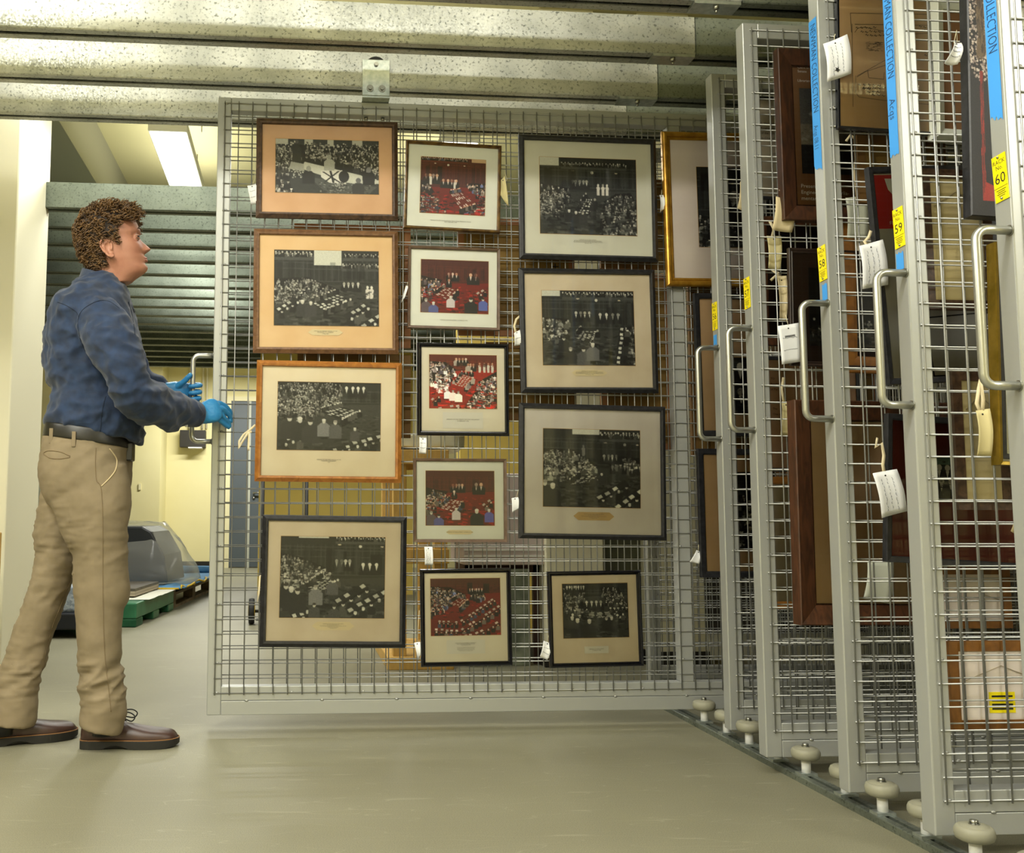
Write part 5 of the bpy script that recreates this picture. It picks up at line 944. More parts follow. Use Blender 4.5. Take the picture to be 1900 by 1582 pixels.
def smooth_path(rows, sub=4):
    """Catmull-Rom through rows of numbers"""
    out = []; n = len(rows)
    for i in range(n-1):
        p0, p1, p2, p3 = rows[max(i-1, 0)], rows[i], rows[i+1], rows[min(i+2, n-1)]
        for s in range(sub):
            t = s/sub; out.append([.5*((2*b)+(-a+c)*t+(2*a-5*b+4*c-d)*t*t+(-a+3*b-3*c+d)*t**3) for a, b, c, d in zip(p0, p1, p2, p3)])
    out.append(list(rows[-1])); return out
def limb(mb, rows, sub=4, n=28, e=1.0, world=False):
    """rows: px, py, Y, rn(px), rb(m)"""
    R_ = smooth_path(rows, sub); pts = [W(r[0], r[1], r[2]) for r in R_]; rs = []
    for i, r in enumerate(R_):
        T = (pts[min(i+1, len(pts)-1)]-pts[max(i-1, 0)]).normalized(); Y_ = Vector((0, 1, 0)); N_ = T.cross(Y_).normalized(); B_ = N_.cross(T).normalized()
        rs.append(ell_ring(rel(pts[i]), N_, B_, r[3]*(r[2]-CAM.y)/F, r[4], n, e))
    mb.rings(rs); return rs
def trunk(mb, rows, sub=4, n=40, e=.9):
    """rows: px left, px right, py, Y centre, half depth(m) : horizontal slices"""
    rs = []
    for l, r, py, Y, d in smooth_path(rows, sub):
        a, b = W(l, py, Y), W(r, py, Y); c = rel((a+b)/2); rs.append(ell_ring(c, (b-a).normalized(), Vector((0, 1, 0)), (b-a).length/2, d, n, e))
    mb.rings(rs)
def remesh(mb, voxel, smooth=3, disp=None, name='m', m=None, parent=None):
    o = mb.build('tmp', m); r = o.modifiers.new('r', 'REMESH'); r.mode = 'VOXEL'; r.voxel_size = voxel; r.use_smooth_shade = True
    if smooth: s = o.modifiers.new('s', 'SMOOTH'); s.factor = .5; s.iterations = smooth
    me = bpy.data.meshes.new_from_object(o.evaluated_get(bpy.context.evaluated_depsgraph_get())); bpy.data.objects.remove(o); me.name = name
    if disp:
        n = len(me.vertices); co_ = np.empty(n*3); me.vertices.foreach_get('co', co_); no = np.array([v.normal for v in me.vertices]).ravel()
        co_ = co_.reshape(-1, 3); no = no.reshape(-1, 3)
        d = np.array([disp(Vector(c), Vector(k)) for c, k in zip(co_, no)])
        if d.ndim == 1: co_ = co_+no*d[:, None]
        else: co_ = co_+d
        me.vertices.foreach_set('co', co_.ravel()); me.update()
    for p in me.polygons: p.use_smooth = True
    me.materials.clear(); me.materials.append(m); o = bpy.data.objects.new(name, me); C.objects.link(o); o.parent = parent; return o
# --- head geometry in local coordinates (faces +X, z up, eye level 0), then posed
EARP = W(199, 483, -.27)
HEADC = W(211, 452, -.205)
HR = Matrix.Translation(rel(HEADC)) @ Matrix.Rotation(.14, 4, 'Z') @ Matrix.Rotation(-.23, 4, 'Y')
SL = [(-.140,.030,-.062,.045),(-.128,.050,-.064,.047),(-.118,.072,-.066,.050),(-.110,.083,-.068,.053),(-.098,.089,-.072,.057),(-.086,.087,-.078,.061),(-.076,.087,-.083,.064),(-.066,.088,-.088,.067),(-.054,.0865,-.092,.069),(-.040,.087,-.096,.071),(-.022,.087,-.101,.073),(-.006,.0845,-.105,.0745),(.006,.0855,-.107,.0755),(.018,.092,-.108,.077),(.030,.0925,-.108,.078),(.050,.090,-.107,.078),(.070,.083,-.103,.074),(.090,.066,-.092,.064),(.104,.044,-.074,.050),(.113,.020,-.050,.031),(.117,-.008,-.022,.006)]
def gs(x, s): return math.exp(-x*x/(2*s*s))
def head_mesh():
    mb = MB(); rs = []; SLs = smooth_path([list(s) for s in SL], 3); n = 72
    for z, xf, xb, hw in SLs:
        ring = []
        for k in range(n):
            a = 2*PI*k/n; cxm = (xf+xb)/2; rx = (xf-xb)/2; ca, sa = math.cos(a), math.sin(a)
            e = .92 if ca > 0 else 1.0; x = cxm+rx*math.copysign(abs(ca)**e, ca); y = hw*math.copysign(abs(sa)**.95, sa)
            if ca > 0: y *= 1-.10*ca*gs(z+.10, .04)
            f = max(ca, 0); ay = abs(y)
            # eye sockets, brow, cheek, nose, lips, chin
            x -= .011*gs(z-.002, .011)*gs(ay-.031, .013)*f
            x += .004*gs(z-.024, .008)*gs(ay-.028, .02)*f
            x += .004*gs(z+.032, .014)*gs(ay-.040, .015)*f; y += math.copysign(.003, y)*gs(z+.03, .02)*f if abs(y) > .02 else 0
            nz = (-z+.004)/.044
            if 0 <= nz <= 1: x += (.004+.025*nz**1.2)*gs(y, .0062+.0055*nz)*f
            elif 1 < nz < 1.28: x += .029*(1-(nz-1)/.28)*gs(y, .0115)*f
            x += .007*gs(z+.044, .006)*gs(ay-.011, .005)*f
            x += .0082*gs(z+.0655, .0042)*gs(y, .017)*f; x += .0084*gs(z+.0755, .0046)*gs(y, .016)*f; x -= .003*gs(z+.0705, .0018)*gs(y, .019)*f
            x -= .004*gs(z+.085, .005)*gs(y, .014)*f; x += .005*gs(z+.102, .010)*gs(y, .018)*f
            x -= .0025*gs(z+.056, .004)*gs(y, .004)*f
            ring.append(HR @ Vector((x, y, z)))
        rs.append(ring)
    mb.rings(rs); 
    for sy in (1, -1):
        mb.sphere(HR @ Vector((.0735, sy*.031, .0005)), .0125, 16)
        # ear: rim, back plate, lobe, tragus
        ec = Vector((-.022, sy*.0745, -.034)); Er = Matrix.Rotation(-.12, 4, 'Y')
        def E_(x, z, o): return HR @ (ec+(Er @ Vector((x, 0, z)))+Vector((-.0*o, sy*o, 0)))
        rim = [(.010, -.006), (.014, .006), (.013, .020), (.004, .030), (-.009, .031), (-.019, .022), (-.021, .008), (-.017, -.008), (-.010, -.020), (-.002, -.029), (.006, -.030), (.010, -.024)]
        rr = smooth_path([list(p) for p in rim], 3)
        mb.tube([E_(x, z, .004+.011*max(0, min(1, (.012-x)/.03))) for x, z in rr], [.0030+.0014*(1 if z < -.018 else 0) for x, z in rr], 8)
        mb.rings([[E_(x*s_, z*s_, o_+.007*max(0, (.012-x*s_)/.03)) for x, z in rim] for s_, o_ in ((1.0, -.004), (1.0, .001), (.6, .0), (.2, -.002))])
        anti = [(.002, .018), (-.006, .020), (-.011, .010), (-.010, -.004), (-.004, -.014)]; mb.tube([E_(x, z, .0085) for x, z in smooth_path([list(p) for p in anti], 3)], .0026, 6)
        mb.sphere(E_(.009, -.004, .003), .0045, 8); mb.sphere(E_(.001, -.026, .0055), .0062, 8)
    return mb
body = head_mesh()
# neck, torso, arms and legs of the same continuous skin (mostly under the clothes)
limb(body, [(176, 560, -.20, 44, .075), (196, 528, -.20, 33, .060), (209, 505, -.203, 28, .056), (214, 480, -.205, 26, .056)], 4, 32)
trunk(body, [(100, 228, 860, -.205, .13), (105, 235, 800, -.205, .13), (104, 240, 740, -.205, .13), (100, 246, 670, -.205, .14), (104, 238, 610, -.205, .155), (125, 222, 575, -.205, .12), (150, 215, 550, -.205, .075)], 3, 30)
limb(body, [(182, 588, -.33, 28, .05), (206, 640, -.40, 30, .05), (232, 700, -.42, 27, .045), (256, 742, -.38, 25, .043), (300, 757, -.27, 24, .040), (340, 765, -.15, 19, .032), (366, 768, -.085, 15, .026), (380, 767, -.075, 14, .02)], 4, 22)
limb(body, [(182, 588, -.06, 28, .05), (215, 640, -.02, 28, .05), (245, 700, .0, 25, .045), (275, 716, .012, 20, .04), (302, 722, .02, 15, .028), (318, 724, .025, 13, .022)], 4, 22)
limb(body, [(165, 860, -.27, 48, .085), (180, 960, -.28, 45, .078), (188, 1060, -.275, 36, .065), (186, 1120, -.27, 31, .058), (188, 1230, -.265, 26, .05), (188, 1325, -.258, 14, .028), (190, 1345, -.258, 12, .024)], 4, 24)
limb(body, [(150, 860, -.13, 48, .085), (120, 960, -.13, 40, .078), (100, 1060, -.14, 30, .065), (75, 1130, -.15, 26, .055), (45, 1230, -.16, 24, .05), (22, 1315, -.175, 14, .028), (10, 1335, -.185, 12, .024)], 4, 24)
HB = remesh(body, .0036, 1, None, 'body', M_skin, MAN)
HRi = HR.inverted()
# stubble shade is real beard growth: darker skin zone by object position is left to the hair part; eyes
for sy in (1, -1):
    e = MB().sphere(HR @ Vector((.0748, sy*.031, .0008)), .0121, 18).build('eye', M_eye, MAN); MB().sphere(HR @ Vector((.0802, sy*.0358, .0018)), .0066, 12).build('iris', M_iris, e)
    l = MB()
    for zz, r_ in ((.0062, .0028), (-.0055, .0018)):
        l.tube([HR @ Vector((.0850-.010*abs(t)**1.6-(.004 if t*sy < 0 else .0), sy*.031+.0155*t, zz*(1-.75*t*t))) for t in [i/6-1 for i in range(13)]], r_, 6)
    l.build('eyelid', M_skin, e)
    MB().tube([HR @ Vector((.0868-.010*abs(t)**1.6-(.004 if t*sy < 0 else .0), sy*.031+.0160*t, .0048*(1-.75*t*t))) for t in [i/6-1 for i in range(13)]], .0011, 5).build('eyelashes', M_hairp, e)
    br = MB()
    for k in range(26):
        t = k/25; p = Vector((.0985-.012*(t**1.5), sy*(.014+.032*t), .0235+.005*math.sin(t*2.2))); br.tube([HR @ (p+Vector((0, 0, -.0025))), HR @ (p+Vector((.0012, sy*.004, .001)))], [.0017, .0005], 4)
    br.build('eyebrow', M_hair, MAN)
lp = MB()
lp.tube([HR @ Vector((.0945-.0085*abs(t)**1.7, .021*t, -.0675+.0012*abs(t)-.003*abs(t)**2)) for t in [i/7-1 for i in range(15)]], [.0009+.0026*(1-abs(i/7-1)**2) for i in range(15)], 6)
lp.tube([HR @ Vector((.0938-.0085*abs(t)**1.7, .019*t, -.0757+.004*abs(t)**2)) for t in [i/7-1 for i in range(15)]], [.0009+.0034*(1-abs(i/7-1)**2) for i in range(15)], 6)
lp.build('lips', M_lip, MAN)
# --- hair: under cap plus several hundred curly locks
def scalp(a, z):
    for (z0, f0, b0, w0), (z1, f1, b1, w1) in zip(SL[:-1], SL[1:]):
        if z0 <= z <= z1:
            t = (z-z0)/(z1-z0); f, b, w_ = f0+(f1-f0)*t, b0+(b1-b0)*t, w0+(w1-w0)*t; ca, sa = math.cos(a), math.sin(a); return Vector(((f+b)/2+(f-b)/2*ca, w_*sa, z))
    return Vector((0, 0, z))
def hair_ok(p):
    x, y, z = p
    if x > .075: return z > .078
    if x > .030: return z > .052+.30*max(0, x-.045)
    if x > .008: return z > .030 or (x < .018 and z > -.020)
    if x > -.035: return z > .002
    return z > -.078-.1*max(0, -x-.06)*0
cap = MB(); rs = []
for j in range(30):
    z = -.082+.199*j/29; z = min(z, .1165)
    ring = []
    for k in range(56):
        a = 2*PI*k/56; p = scalp(a, z); c0 = Vector((-.012, 0, z*.6)); ok = hair_ok(p); d = (p-c0).normalized(); q = p+d*((.010+.006*noise.noise(p*60)) if ok else -.014)
        ring.append(HR @ q)
    rs.append(ring)
cap.rings(rs); hair = cap.build('hair', M_hairp, MAN)
lk = MB(); R = random.Random(4); cnt = 0
ARC = [0.0]; ZS = [-.084+.2005*i/60 for i in range(61)]
for i in range(60):
    p, q = scalp(PI*.6, ZS[i]), scalp(PI*.6, ZS[i+1]); ARC.append(ARC[-1]+(q-p).length)
while cnt < 2300:
    a = R.uniform(0, 2*PI); l = R.uniform(0, ARC[-1]); i = max(j for j in range(61) if ARC[j] <= l); i = min(i, 59); z = ZS[i]+(ZS[i+1]-ZS[i])*(l-ARC[i])/(ARC[i+1]-ARC[i]+1e-9)
    p = scalp(a, z)
    if math.hypot(p.x+.012, p.y)/.1 < R.random()*.9: continue
    if not hair_ok(p): continue
    cnt += 1; c0 = Vector((-.012, 0, z*.55)); nrm = (p-c0).normalized(); top = max(0, min(1, (z-.03)/.07)); ln = R.uniform(.014, .026)+.006*top
    if z < -.03 or p.x > .004 and z < .05: ln *= .55
    fl = Vector((.5*top+(.35 if p.x > .03 else -.2), .5*R.uniform(-1, 1), -.8*(1-top)+.05*top)).normalized(); s1 = nrm.cross(fl); s1 = s1.normalized() if s1.length > .01 else Vector((0, 1, 0))
    rad = R.uniform(.004, .0085); ph = R.uniform(0, 6.28); tw = R.choice([-1, 1])*R.uniform(5, 10); pts = []; lift = (.006+.011*top+(.006 if p.x > .03 else 0))*(R.uniform(.6, 1.25)); lift *= .45 if ln < .015 else 1
    for i in range(10):
        t = i/9; q = p+nrm*(.005+lift*math.sin(min(1, t*1.6)*PI/2))+fl*(ln*t); an = ph+tw*t; q += (s1*math.cos(an)+nrm*math.sin(an)*.7)*rad*min(1, t*2+.3); pts.append(HR @ q)
    w0 = R.uniform(.0016, .0028); lk.tube(pts, [w0*(1-.6*(i/9)**2) for i in range(10)], 5)
lk.build('curly_locks', M_hair, hair)
# --- shirt
sh = MB()
trunk(sh, [(96, 262, 822, -.205, .150), (90, 266, 806, -.205, .163), (88, 267, 780, -.205, .168), (97, 265, 755, -.205, .165), (98, 264, 728, -.205, .160), (87, 263, 690, -.205, .168), (86, 262, 650, -.205, .178), (91, 257, 612, -.205, .195), (101, 249, 580, -.205, .200), (115, 240, 556, -.205, .175), (132, 236, 538, -.205, .130), (150, 226, 522, -.205, .090), (160, 214, 512, -.205, .07)], 4, 48, .86)
limb(sh, [(176, 574, -.34, 30, .05), (184, 590, -.37, 42, .068), (205, 630, -.405, 48, .078), (224, 668, -.42, 43, .076), (236, 704, -.42, 38, .072), (252, 732, -.395, 40, .072), (278, 747, -.33, 41, .068), (306, 757, -.25, 37, .060), (330, 762, -.18, 32, .052), (350, 766, -.125, 24.5, .044), (362, 768, -.095, 23, .040)], 4, 32)
limb(sh, [(184, 585, -.05, 40, .06), (215, 640, -.005, 40, .065), (246, 695, .005, 36, .062), (275, 713, .014, 25, .052), (308, 721, .02, 15.5, .036)], 4, 26)
for i, v in enumerate(sh.v):
    q = Vector(v)+MO; zt_ = W(180, 772, -.2).z; zb_ = W(180, 824, -.2).z; w_ = max(0, min(1, (zt_-q.z)/(zt_-zb_)))
    if q.x < -.12 and w_ > 0: sh.v[i] = (v[0], v[1], v[2]+w_*(.036-.062*max(0, min(1, (q.x+.40)/.27))))
def fold(p, n_):
    q = p+MO
    d = .0035*noise.noise(Vector((q.x*9, q.y*7, q.z*16)))+.0022*noise.noise(q*26)
    r1 = noise.noise(Vector((q.x*14+q.z*11, q.y*8, q.z*17-q.x*6))); d += .016*(.30-abs(r1))
    r2 = noise.noise(Vector((q.x*26-q.z*9, q.y*15, q.z*28))+Vector((5, 2, 1))); d += .008*(.25-abs(r2))
    if q.x < -.40 and q.z > 1.22: r3 = noise.noise(Vector((q.x*8, q.y*34, q.z*4))); d += .012*(.25-abs(r3))
    return d
SH = remesh(sh, .0058, 3, fold, 'shirt', M_shirt, MAN)
# collar: stand and turned leaf
def ringpath(pts, sub=5): return [Vector(p) for p in smooth_path([list(p) for p in pts], sub)]
base = [W(148, 524, -.205), W(154, 527, -.27), W(182, 534, -.292), (W(214, 549, -.268)), W(238, 566, -.222), W(244, 570, -.20)]
topc = [W(153, 498, -.205), W(158, 499, -.258), W(182, 506, -.277), (W(210, 522, -.262)), W(232, 543, -.225), W(241, 556, -.20)]
def mirror(P): return P+[Vector((p.x+.004, -.41-p.y, p.z)) for p in reversed(P[:-1])]
cb_, ct_ = ringpath(mirror(base), 4), ringpath(mirror(topc), 4)
k = MB(); n_ = len(cb_); vs = [rel(p) for p in ct_]+[rel(p) for p in cb_]; k.add(vs, [(i, i+1, n_+i+1, n_+i) for i in range(n_-1)], True)
low = []
for i, p in enumerate(cb_):
    c0 = Vector((-.36, -.205, p.z)); d = (p-c0); d.z = 0; d.normalize(); t_ = min(i, n_-1-i)/(n_/2); low.append(rel(p+d*(.010)+Vector((0, 0, -.016*(.4+.6*t_)))))
tp = [rel(p+Vector((0, 0, .0015))) for p in ct_]; k.add(tp+low, [(i+1, i, n_+i, n_+i+1) for i in range(n_-1)], True)
col = k.build('collar', M_shirt, SH); s_ = col.modifiers.new('s', 'SOLIDIFY'); s_.thickness = .0022; s_.offset = 0
b = MB()
for (x, y, Y) in ((236, 555, -.228), (309.5, 789.5, -.285), (345.5, 789, -.165)): c_ = rel(W(x, y, Y)); b.lathe([(.0, -.0012), (.0052, -.0012), (.0058, 0), (.0050, .0010), (.003, .0004), (.0, .0004)], c_, 'y', 14)
b.build('button', M_button, SH)
# cuff band, seams
cu = MB(); limb(cu, [(350, 766, -.125, 25.5, .0455), (358, 767.5, -.107, 25, .0445), (364.5, 768.5, -.092, 24, .0425)], 3, 30); c = cu.build('cuff', M_shirt, SH)
# front placket edge and opening, side and yoke stitching follow the cloth
from mathutils.bvhtree import BVHTree
def bvh(o): return BVHTree.FromPolygons([v.co for v in o.data.vertices], [p.vertices for p in o.data.polygons])
TS, cam_l = bvh(SH), rel(CAM)
def on(tree, px, py, off=.0006):
    d = _ray(px, py).normalized(); h = tree.ray_cast(cam_l, d); return h[0]-d*off if h[0] else None
def stitch(name, pts, tree, m, parent, r=.0011):
    P_ = smooth_path([list(p) for p in pts], 8); q = [on(tree, a, b_) for a, b_ in P_]; q = [x for x in q if x is not None]; t = MB(); t.tube(q, r, 5); return t.build(name, m, parent)
stitch('yoke_seam', [(106, 560), (122, 566), (140, 577), (146, 588)], TS, M_seam, SH); stitch('armhole_seam', [(222, 572), (205, 560), (188, 557), (170, 563), (152, 576), (145, 592), (145, 610), (150, 632), (158, 652)], TS, M_seam, SH); stitch('side_seam', [(196, 735), (190, 760), (187, 790), (184, 815)], TS, M_seam, SH, .0009)
stitch('placket_seam', [(238, 560), (243, 575), (247, 595), (250, 620)], TS, M_seam, SH, .0016)
# --- trousers
tr = MB()
trunk(tr, [(87, 246, 800, -.205, .150), (80, 246, 830, -.205, .160), (75, 243, 870, -.205, .170), (80, 241, 905, -.205, .168), (93, 240, 935, -.205, .150), (110, 235, 955, -.205, .12)], 4, 40, .86)
limb(tr, [(160, 880, -.285, 74, .082), (172, 930, -.285, 70, .095), (177, 975, -.285, 60, .090), (187, 1022, -.28, 49, .082), (187.5, 1063, -.275, 49, .078), (188.5, 1100, -.272, 50, .076), (185, 1124, -.27, 44, .074), (184, 1164, -.268, 40, .071), (186, 1225, -.266, 38.5, .069), (190, 1285, -.264, 40, .069), (194, 1310, -.263, 41, .072), (190, 1328, -.262, 40, .070), (188, 1346, -.262, 39, .068), (186, 1354, -.262, 36, .066)], 5, 34)
limb(tr, [(140, 880, -.13, 60, .082), (128, 930, -.13, 52, .095), (112, 985, -.135, 46, .088), (107, 1030, -.14, 40, .08), (99, 1063, -.145, 36, .075), (80, 1124, -.152, 35, .070), (62, 1170, -.157, 34, .069), (46, 1225, -.16, 35, .068), (33, 1275, -.163, 34, .068), (30, 1305, -.165, 38, .070), (27, 1330, -.165, 38, .068), (25, 1344, -.165, 36, .066)], 5, 32)
def foldk(p, n_):
    q = p+MO; z = q.z; d = .0022*noise.noise(q*18)+.0012*noise.noise(q*40)
    a_ = gs(z-.66, .07)*.35+gs(z-.22, .05)*1.3+gs(z-.98, .05)*.35+.06+(.45*gs(z-.55, .16) if q.x < -.42 else 0)
    r1 = noise.noise(Vector((q.x*7+q.z*9, q.y*5, q.z*19-q.x*14))); d += .018*a_*(.28-abs(r1)); r2 = noise.noise(Vector((q.x*12, q.y*10, q.z*60))+Vector((3, 1, 7))); d += .008*a_*(.25-abs(r2))
    return d
TR_ = remesh(tr, .0060, 3, foldk, 'trousers', M_khaki, MAN); TT = bvh(TR_)
stitch('outer_seam', [(178, 830), (177, 860), (179, 890), (187, 903), (190, 940), (191, 1000), (191, 1080), (192, 1150), (195, 1220), (202, 1280), (206, 1320)], TT, M_seamk, TR_, .0012)
stitch('front_pocket', [(203, 832), (213, 845), (217, 856), (214, 872), (204, 886), (188, 902)], TT, mat('khaki_pocket_edge', 'b3a27e', .85), TR_, .0022); stitch('back_pocket', [(81, 840), (90, 836), (112, 838), (130, 846)], TT, M_seamk, TR_, .0016); stitch('back_pocket', [(81, 842), (92, 849), (110, 851), (130, 848)], TT, M_seamk, TR_, .0016)
stitch('inner_seam', [(137, 1063), (128, 1085), (110, 1130), (98, 1160), (86, 1205), (78, 1250)], TT, M_seamk, TR_, .001)
be = MB(); trunk(be, [(88, 246, 793, -.205, .155), (86, 247, 799, -.205, .158), (84, 249, 812, -.205, .160), (83, 249, 818, -.205, .159)], 2, 44, .86)
# belt slopes with the waist: lower at the front
for i, v in enumerate(be.v): be.v[i] = (v[0], v[1], v[2]-.045*((v[0]+MO.x+.455)/.3))
B_ = be.build('belt', M_belt, MAN)
for px, py in ((137, 812), (95, 806)): q = on(bvh(B_), px, py, .003); MB().box((q.x-.006, q.y-.003, q.z-.028), (q.x+.006, q.y+.004, q.z+.02)).build('belt_loop', M_khaki, TR_, .0015)
ph = MB(); c_ = rel(W(240, 838, -.24)); ph.box((c_.x-.012, c_.y-.03, c_.z-.03), (c_.x+.014, c_.y+.03, c_.z+.028)); ph.build('belt_pouch', M_belt, B_, .004)
# --- shoes
def shoe(heel, yaw, pitch, pivot, roll=0, mirror_=1):
    M = Matrix.Translation(rel(heel)) @ Matrix.Rotation(yaw, 4, 'Z') @ Matrix.Rotation(pitch, 4, 'Y')
    prof = [(0.0, .022, .066), (.010, .034, .096), (.035, .038, .102), (.075, .038, .100), (.105, .038, .088), (.135, .041, .078), (.165, .046, .071), (.195, .050, .064), (.225, .051, .059), (.25, .049, .056), (.272, .043, .052), (.288, .034, .046), (.299, .018, .034)]
    o = empty('shoe', (0, 0, 0)); 
    up = MB(); rs = []
    for x, w_, h_ in smooth_path([list(p) for p in prof], 3):
        ring = []; cy = -.006*math.sin(PI*x/.3)*mirror_
        for k in range(25):
            a = PI*k/24; y = w_*math.copysign(abs(math.cos(a))**.75, math.cos(a)); z = .024+(h_-.024)*(math.sin(a)**(.62 if x < .12 else .75))
            ring.append(M @ Vector((x, cy+y, z)))
        ring.append(M @ Vector((x, cy, .022))); rs.append(ring)
    up.rings(rs); u = up.build('shoe', M_leather, MAN)
    bpy.data.objects.remove(o)
    so = MB(); rs = []; out = [(-.004, .0), (-.002, .022), (.01, .034), (.04, .040), (.08, .040), (.13, .043), (.17, .049), (.21, .054), (.24, .053), (.27, .046), (.29, .034), (.303, .018), (.307, 0)]
    o2 = smooth_path([list(p) for p in out], 3); loop_ = [(x, y) for x, y in o2]+[(x, -y) for x, y in reversed(o2[1:-1])]
    def bot(x): return 0.0 if x < .075 else (.012*min(1, (x-.075)/.012) if x < .125 else max(0, .012*(1-(x-.125)/.03)) if x < .155 else (.010*((x-.25)/.057)**2 if x > .25 else 0))
    so.rings([[M @ Vector((x, y-.006*math.sin(PI*max(x, 0)/.3)*mirror_, zf(x))) for x, y in loop_] for zf in (bot, lambda x: .020, lambda x: .026)], smooth=False)
    so.build('sole', M_sole, u, .0015)
    wl = MB(); wl.tube([M @ Vector((x*.995+.0005, y*.97-.006*math.sin(PI*max(x, 0)/.3)*mirror_, .0275)) for x, y in loop_], .0016, 5, loop=True); wl.build('welt', M_welt, u)
    # facing, eyelets, laces
    la = MB(); fc = MB()
    for i, x in enumerate((.108, .124, .140, .156)):
        z = .090-.020*i*.55-.004; la.tube([M @ Vector((x, -.022, z-.002)), M @ Vector((x+.003, 0, z+.005)), M @ Vector((x, .022, z-.002))], .0022, 6)
        for y in (-.023, .023): fc.lathe([(.0016, 0), (.0028, .001), (.0016, .002)], M @ Vector((x, y, z-.003)), 'z', 8)
    kx = Vector((.106, 0, .094))
    for sy in (1, -1):
        la.tube([M @ (kx+Vector(p)) for p in smooth_path([[0, 0, 0], [.018, sy*.012, .014], [.045, sy*.026, .016], [.062, sy*.030, .004], [.052, sy*.030, -.010], [.028, sy*.016, -.004], [.004, sy*.002, .002]], 4)], .0021, 6)
        la.tube([M @ (kx+Vector(p)) for p in smooth_path([[0, 0, 0], [.012, sy*.022, -.004], [.004 if sy < 0 else .03, sy*.036, -.026], [-.012 if sy < 0 else .05, sy*.044, -.042]], 4)], .0021, 6)
    la.sphere(M @ kx, .006, 8); la.build('laces', M_lace, u); fc.build('eyelets', mat('brass_eyelet', '9a7c3a', .3, .9), u)
    vm = MB(); vm.tube([M @ Vector(p) for p in smooth_path([[.168, -.0225, .064], [.172, -.034, .055], [.160, -.0405, .046], [.130, -.0425, .044], [.105, -.0430, .034], [.085, -.0425, .026]], 4)], .0009, 5); vm.build('quarter_seam', M_sole, u)
    return u
shoe(WZ(151, 1386)+Vector((0, -.0, 0)), .03, 0, None); 
hl = WZ(-38, 1384); shoe(Vector((hl.x, hl.y, .0)), .42, 0, None)
for a_, b_ in ((192, -.262), (4, -.185)):
    c_ = rel(W(a_, 1345, b_)); MB().tube([c_+Vector((0, 0, -.03)), c_+Vector((0, 0, .09))], [.033, .036], 20).build('sock', M_belt, MAN)
# --- gloves
def finger(mb, pts, r): 
    P_ = smooth_path([list(W(*p)) for p in pts], 5); n = len(P_); mb.tube([rel(p) for p in P_], [r*(1.06-.22*i/(n-1)) for i in range(n)], 10); mb.sphere(rel(P_[-1]), r*.86, 10)
g = MB()   # right glove, back of the hand to the camera, fingers over the post and mesh
limb(g, [(360, 768, -.098, 18, .030), (372, 768, -.088, 18.5, .026), (384, 765, -.078, 21, .022), (396, 761, -.070, 22.5, .018), (404, 759, -.062, 19, .014), (409, 758, -.055, 12, .008)], 4, 26, .8)
finger(g, [(398, 750, -.062), (408, 748, -.050), (420, 755, -.030), (427, 764, -.014), (428, 771, -.008)], .0092)
finger(g, [(400, 757, -.066), (411, 757, -.056), (421, 765, -.036), (427, 774, -.018), (428, 781, -.012)], .0095)
finger(g, [(398, 765, -.066), (409, 767, -.058), (418, 777, -.040), (424, 784, -.024), (426, 790, -.016)], .0090)
finger(g, [(392, 771, -.064), (403, 777, -.058), (413, 784, -.044), (420, 790, -.030), (424, 793, -.020)], .0080)
finger(g, [(372, 764, -.070), (380, 760, -.045), (388, 757, -.020), (393, 757, -.002)], .0105)
def gw(p, n_): q = p+MO; return .0012*(.2-abs(noise.noise(Vector((q.x*70+q.z*40, q.y*40, q.z*60)))))
remesh(g, .0022, 2, gw, 'right_glove', M_glove, MAN)
g = MB()   # left glove round the vertical bar of the handle
limb(g, [(300, 721, .020, 13, .026), (310, 722, .022, 13, .025), (322, 724, .028, 17, .022), (336, 728, .036, 20, .018), (346, 731, .040, 19, .014), (351, 732, .040, 12, .010)], 4, 24, .85)
for k_, (y0, r) in enumerate(((714.5, .0090), (727, .0094), (738.5, .0090), (748, .0078))):
    s_ = k_*1.0; finger(g, [(342, y0+2, .046), (354, y0, .046), (366-s_, y0-1, .038), (372-s_, y0, .016), (368-s_, y0+1, -.002), (358, y0+2, -.007), (353+.5*k_, y0+2.5, -.004)], r)
finger(g, [(322, 722, .022), (332, 714, .014), (342, 707, .008), (349, 700, .004), (353, 696, .002)], .0108)
remesh(g, .0022, 2, gw, 'left_glove', M_glove, MAN)
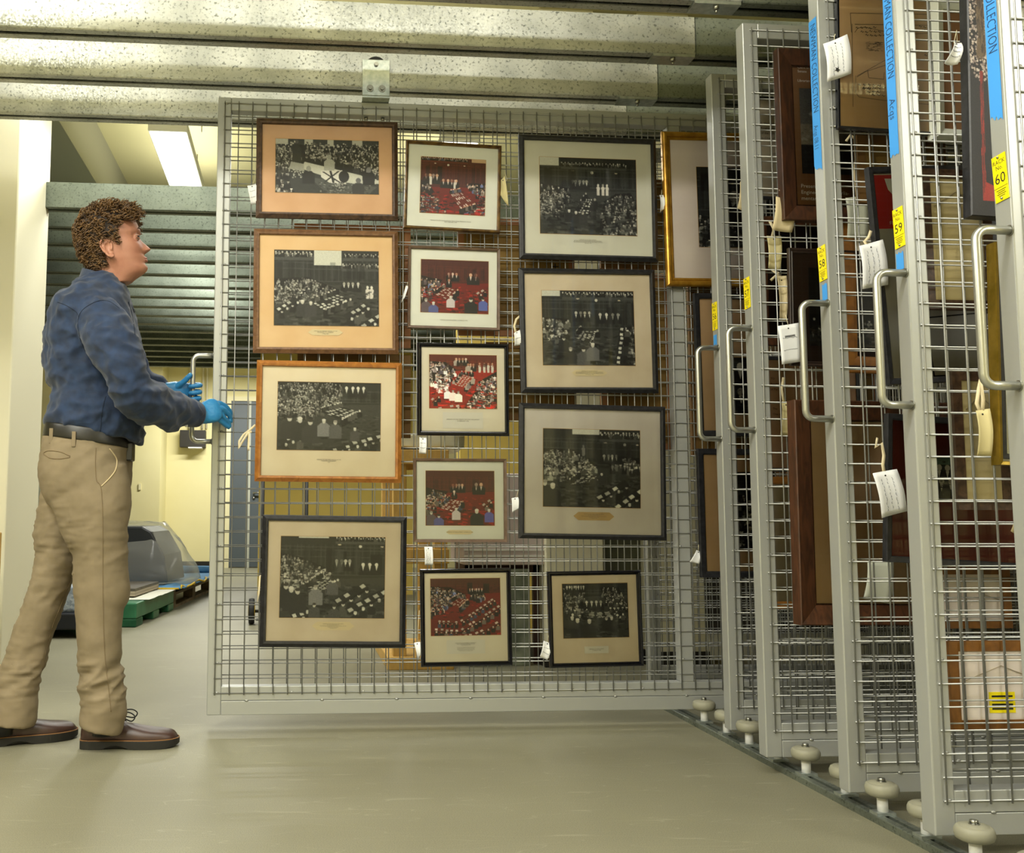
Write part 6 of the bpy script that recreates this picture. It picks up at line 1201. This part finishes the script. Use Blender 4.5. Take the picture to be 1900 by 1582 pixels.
# ------------------------------------------------------------------ lights (fluorescent fittings of the store, plus added unseen fill)
M_fit = mat('white_fitting_metal', 'dcdcd2', .5)
def fitting(x, y, z, lx, ly, power, label, col=(1, .99, .925), vis=True):
    o = empty('fluorescent_light', (x, y, z), label, 'ceiling light', 'fluorescent ceiling lights'); b = MB()
    b.box((-lx/2, -ly/2, .01), (lx/2, ly/2, .07)); b.build('housing', M_fit, o, .004)
    d = MB().box((-lx/2+.01, -ly/2+.01, 0), (lx/2-.01, ly/2-.01, .0095)).build('diffuser', emis('diffuser_glow', 'fffbe8', 5.0), o)
    rod = MB(); rod.cyl((0, -ly*.35, .07), (0, -ly*.35, H-z), .004, 6); rod.cyl((0, ly*.35, .07), (0, ly*.35, H-z), .004, 6); rod.build('suspension_rod', M_steel, o)
    L_ = bpy.data.lights.new('tube_light', 'AREA'); L_.shape = 'RECTANGLE'; L_.size = lx; L_.size_y = ly; L_.energy = power; L_.color = col
    lo = bpy.data.objects.new('tube_light', L_); C.objects.link(lo); lo.location = (x, y, z-.012)
    L2 = bpy.data.lights.new('ceiling_fill_light', 'AREA'); L2.shape = 'RECTANGLE'; L2.size = lx; L2.size_y = ly; L2.energy = power*(.12 if y > 0 else .3); L2.color = col  # added upward fill above the housing, brightens the ceiling
    l2 = bpy.data.objects.new('ceiling_fill_light', L2); C.objects.link(l2); l2.location = (x, y, z+.085); l2.rotation_euler = (PI, 0, 0)
    return o
fitting(-.47, 2.9, 2.87, .22, 1.9, 80, 'fluorescent fitting glowing above the far rails, upper left of the photo')
fitting(1.2, 2.9, 2.87, .22, 1.9, 50, 'fluorescent fitting behind the tilted bronze frame')
fitting(-.3, 8.3, 2.6, 1.5, .22, 95, 'added fluorescent fitting hidden by the far rails, brightening the back wall')  # added unseen lamp, lifts the cream back wall
fitting(-3.2, 3.0, 2.87, .22, 1.5, 30, 'fluorescent fitting over the far left racks')
fitting(-.1, 1.0, 2.9, 1.9, .22, 30, 'added fluorescent fitting hidden above the aisle behind the pulled-out rack')  # added unseen lamp for the column side and the floor behind the rack
fitting(.6, -2.2, 3.0, 1.9, .25, 35, 'fluorescent fitting above the aisle in front of the pulled-out rack')
fitting(-1.1, -2.6, 3.0, .25, 1.9, 75, 'fluorescent fitting above and left of the camera')
fitting(-2.0, -4.9, 3.0, .25, 1.9, 130, 'added fluorescent fill fitting behind and left of the camera')  # added fill for the rack front, placed clear of glass reflections
fitting(4.0, -4.9, 3.0, .25, 1.9, 90, 'added fluorescent fill fitting behind and right of the camera')  # second added fill, its reflection kept off the picture glass
fitting(-3.2, -1.4, 2.9, .25, 1.5, 60, 'fluorescent fitting above the left side of the aisle')
fitting(3.6, -3.8, 3.0, .25, 1.5, 40, 'fluorescent fitting to the right behind the closed racks')
w = bpy.data.worlds.new('world'); bpy.context.scene.world = w; w.use_nodes = True
w.node_tree.nodes['Background'].inputs[0].default_value = (1, .98, .9, 1); w.node_tree.nodes['Background'].inputs[1].default_value = .1
vs = bpy.context.scene.view_settings; vs.view_transform = 'Standard'; vs.look = 'None'; vs.gamma = 1; vs.exposure = 0.25
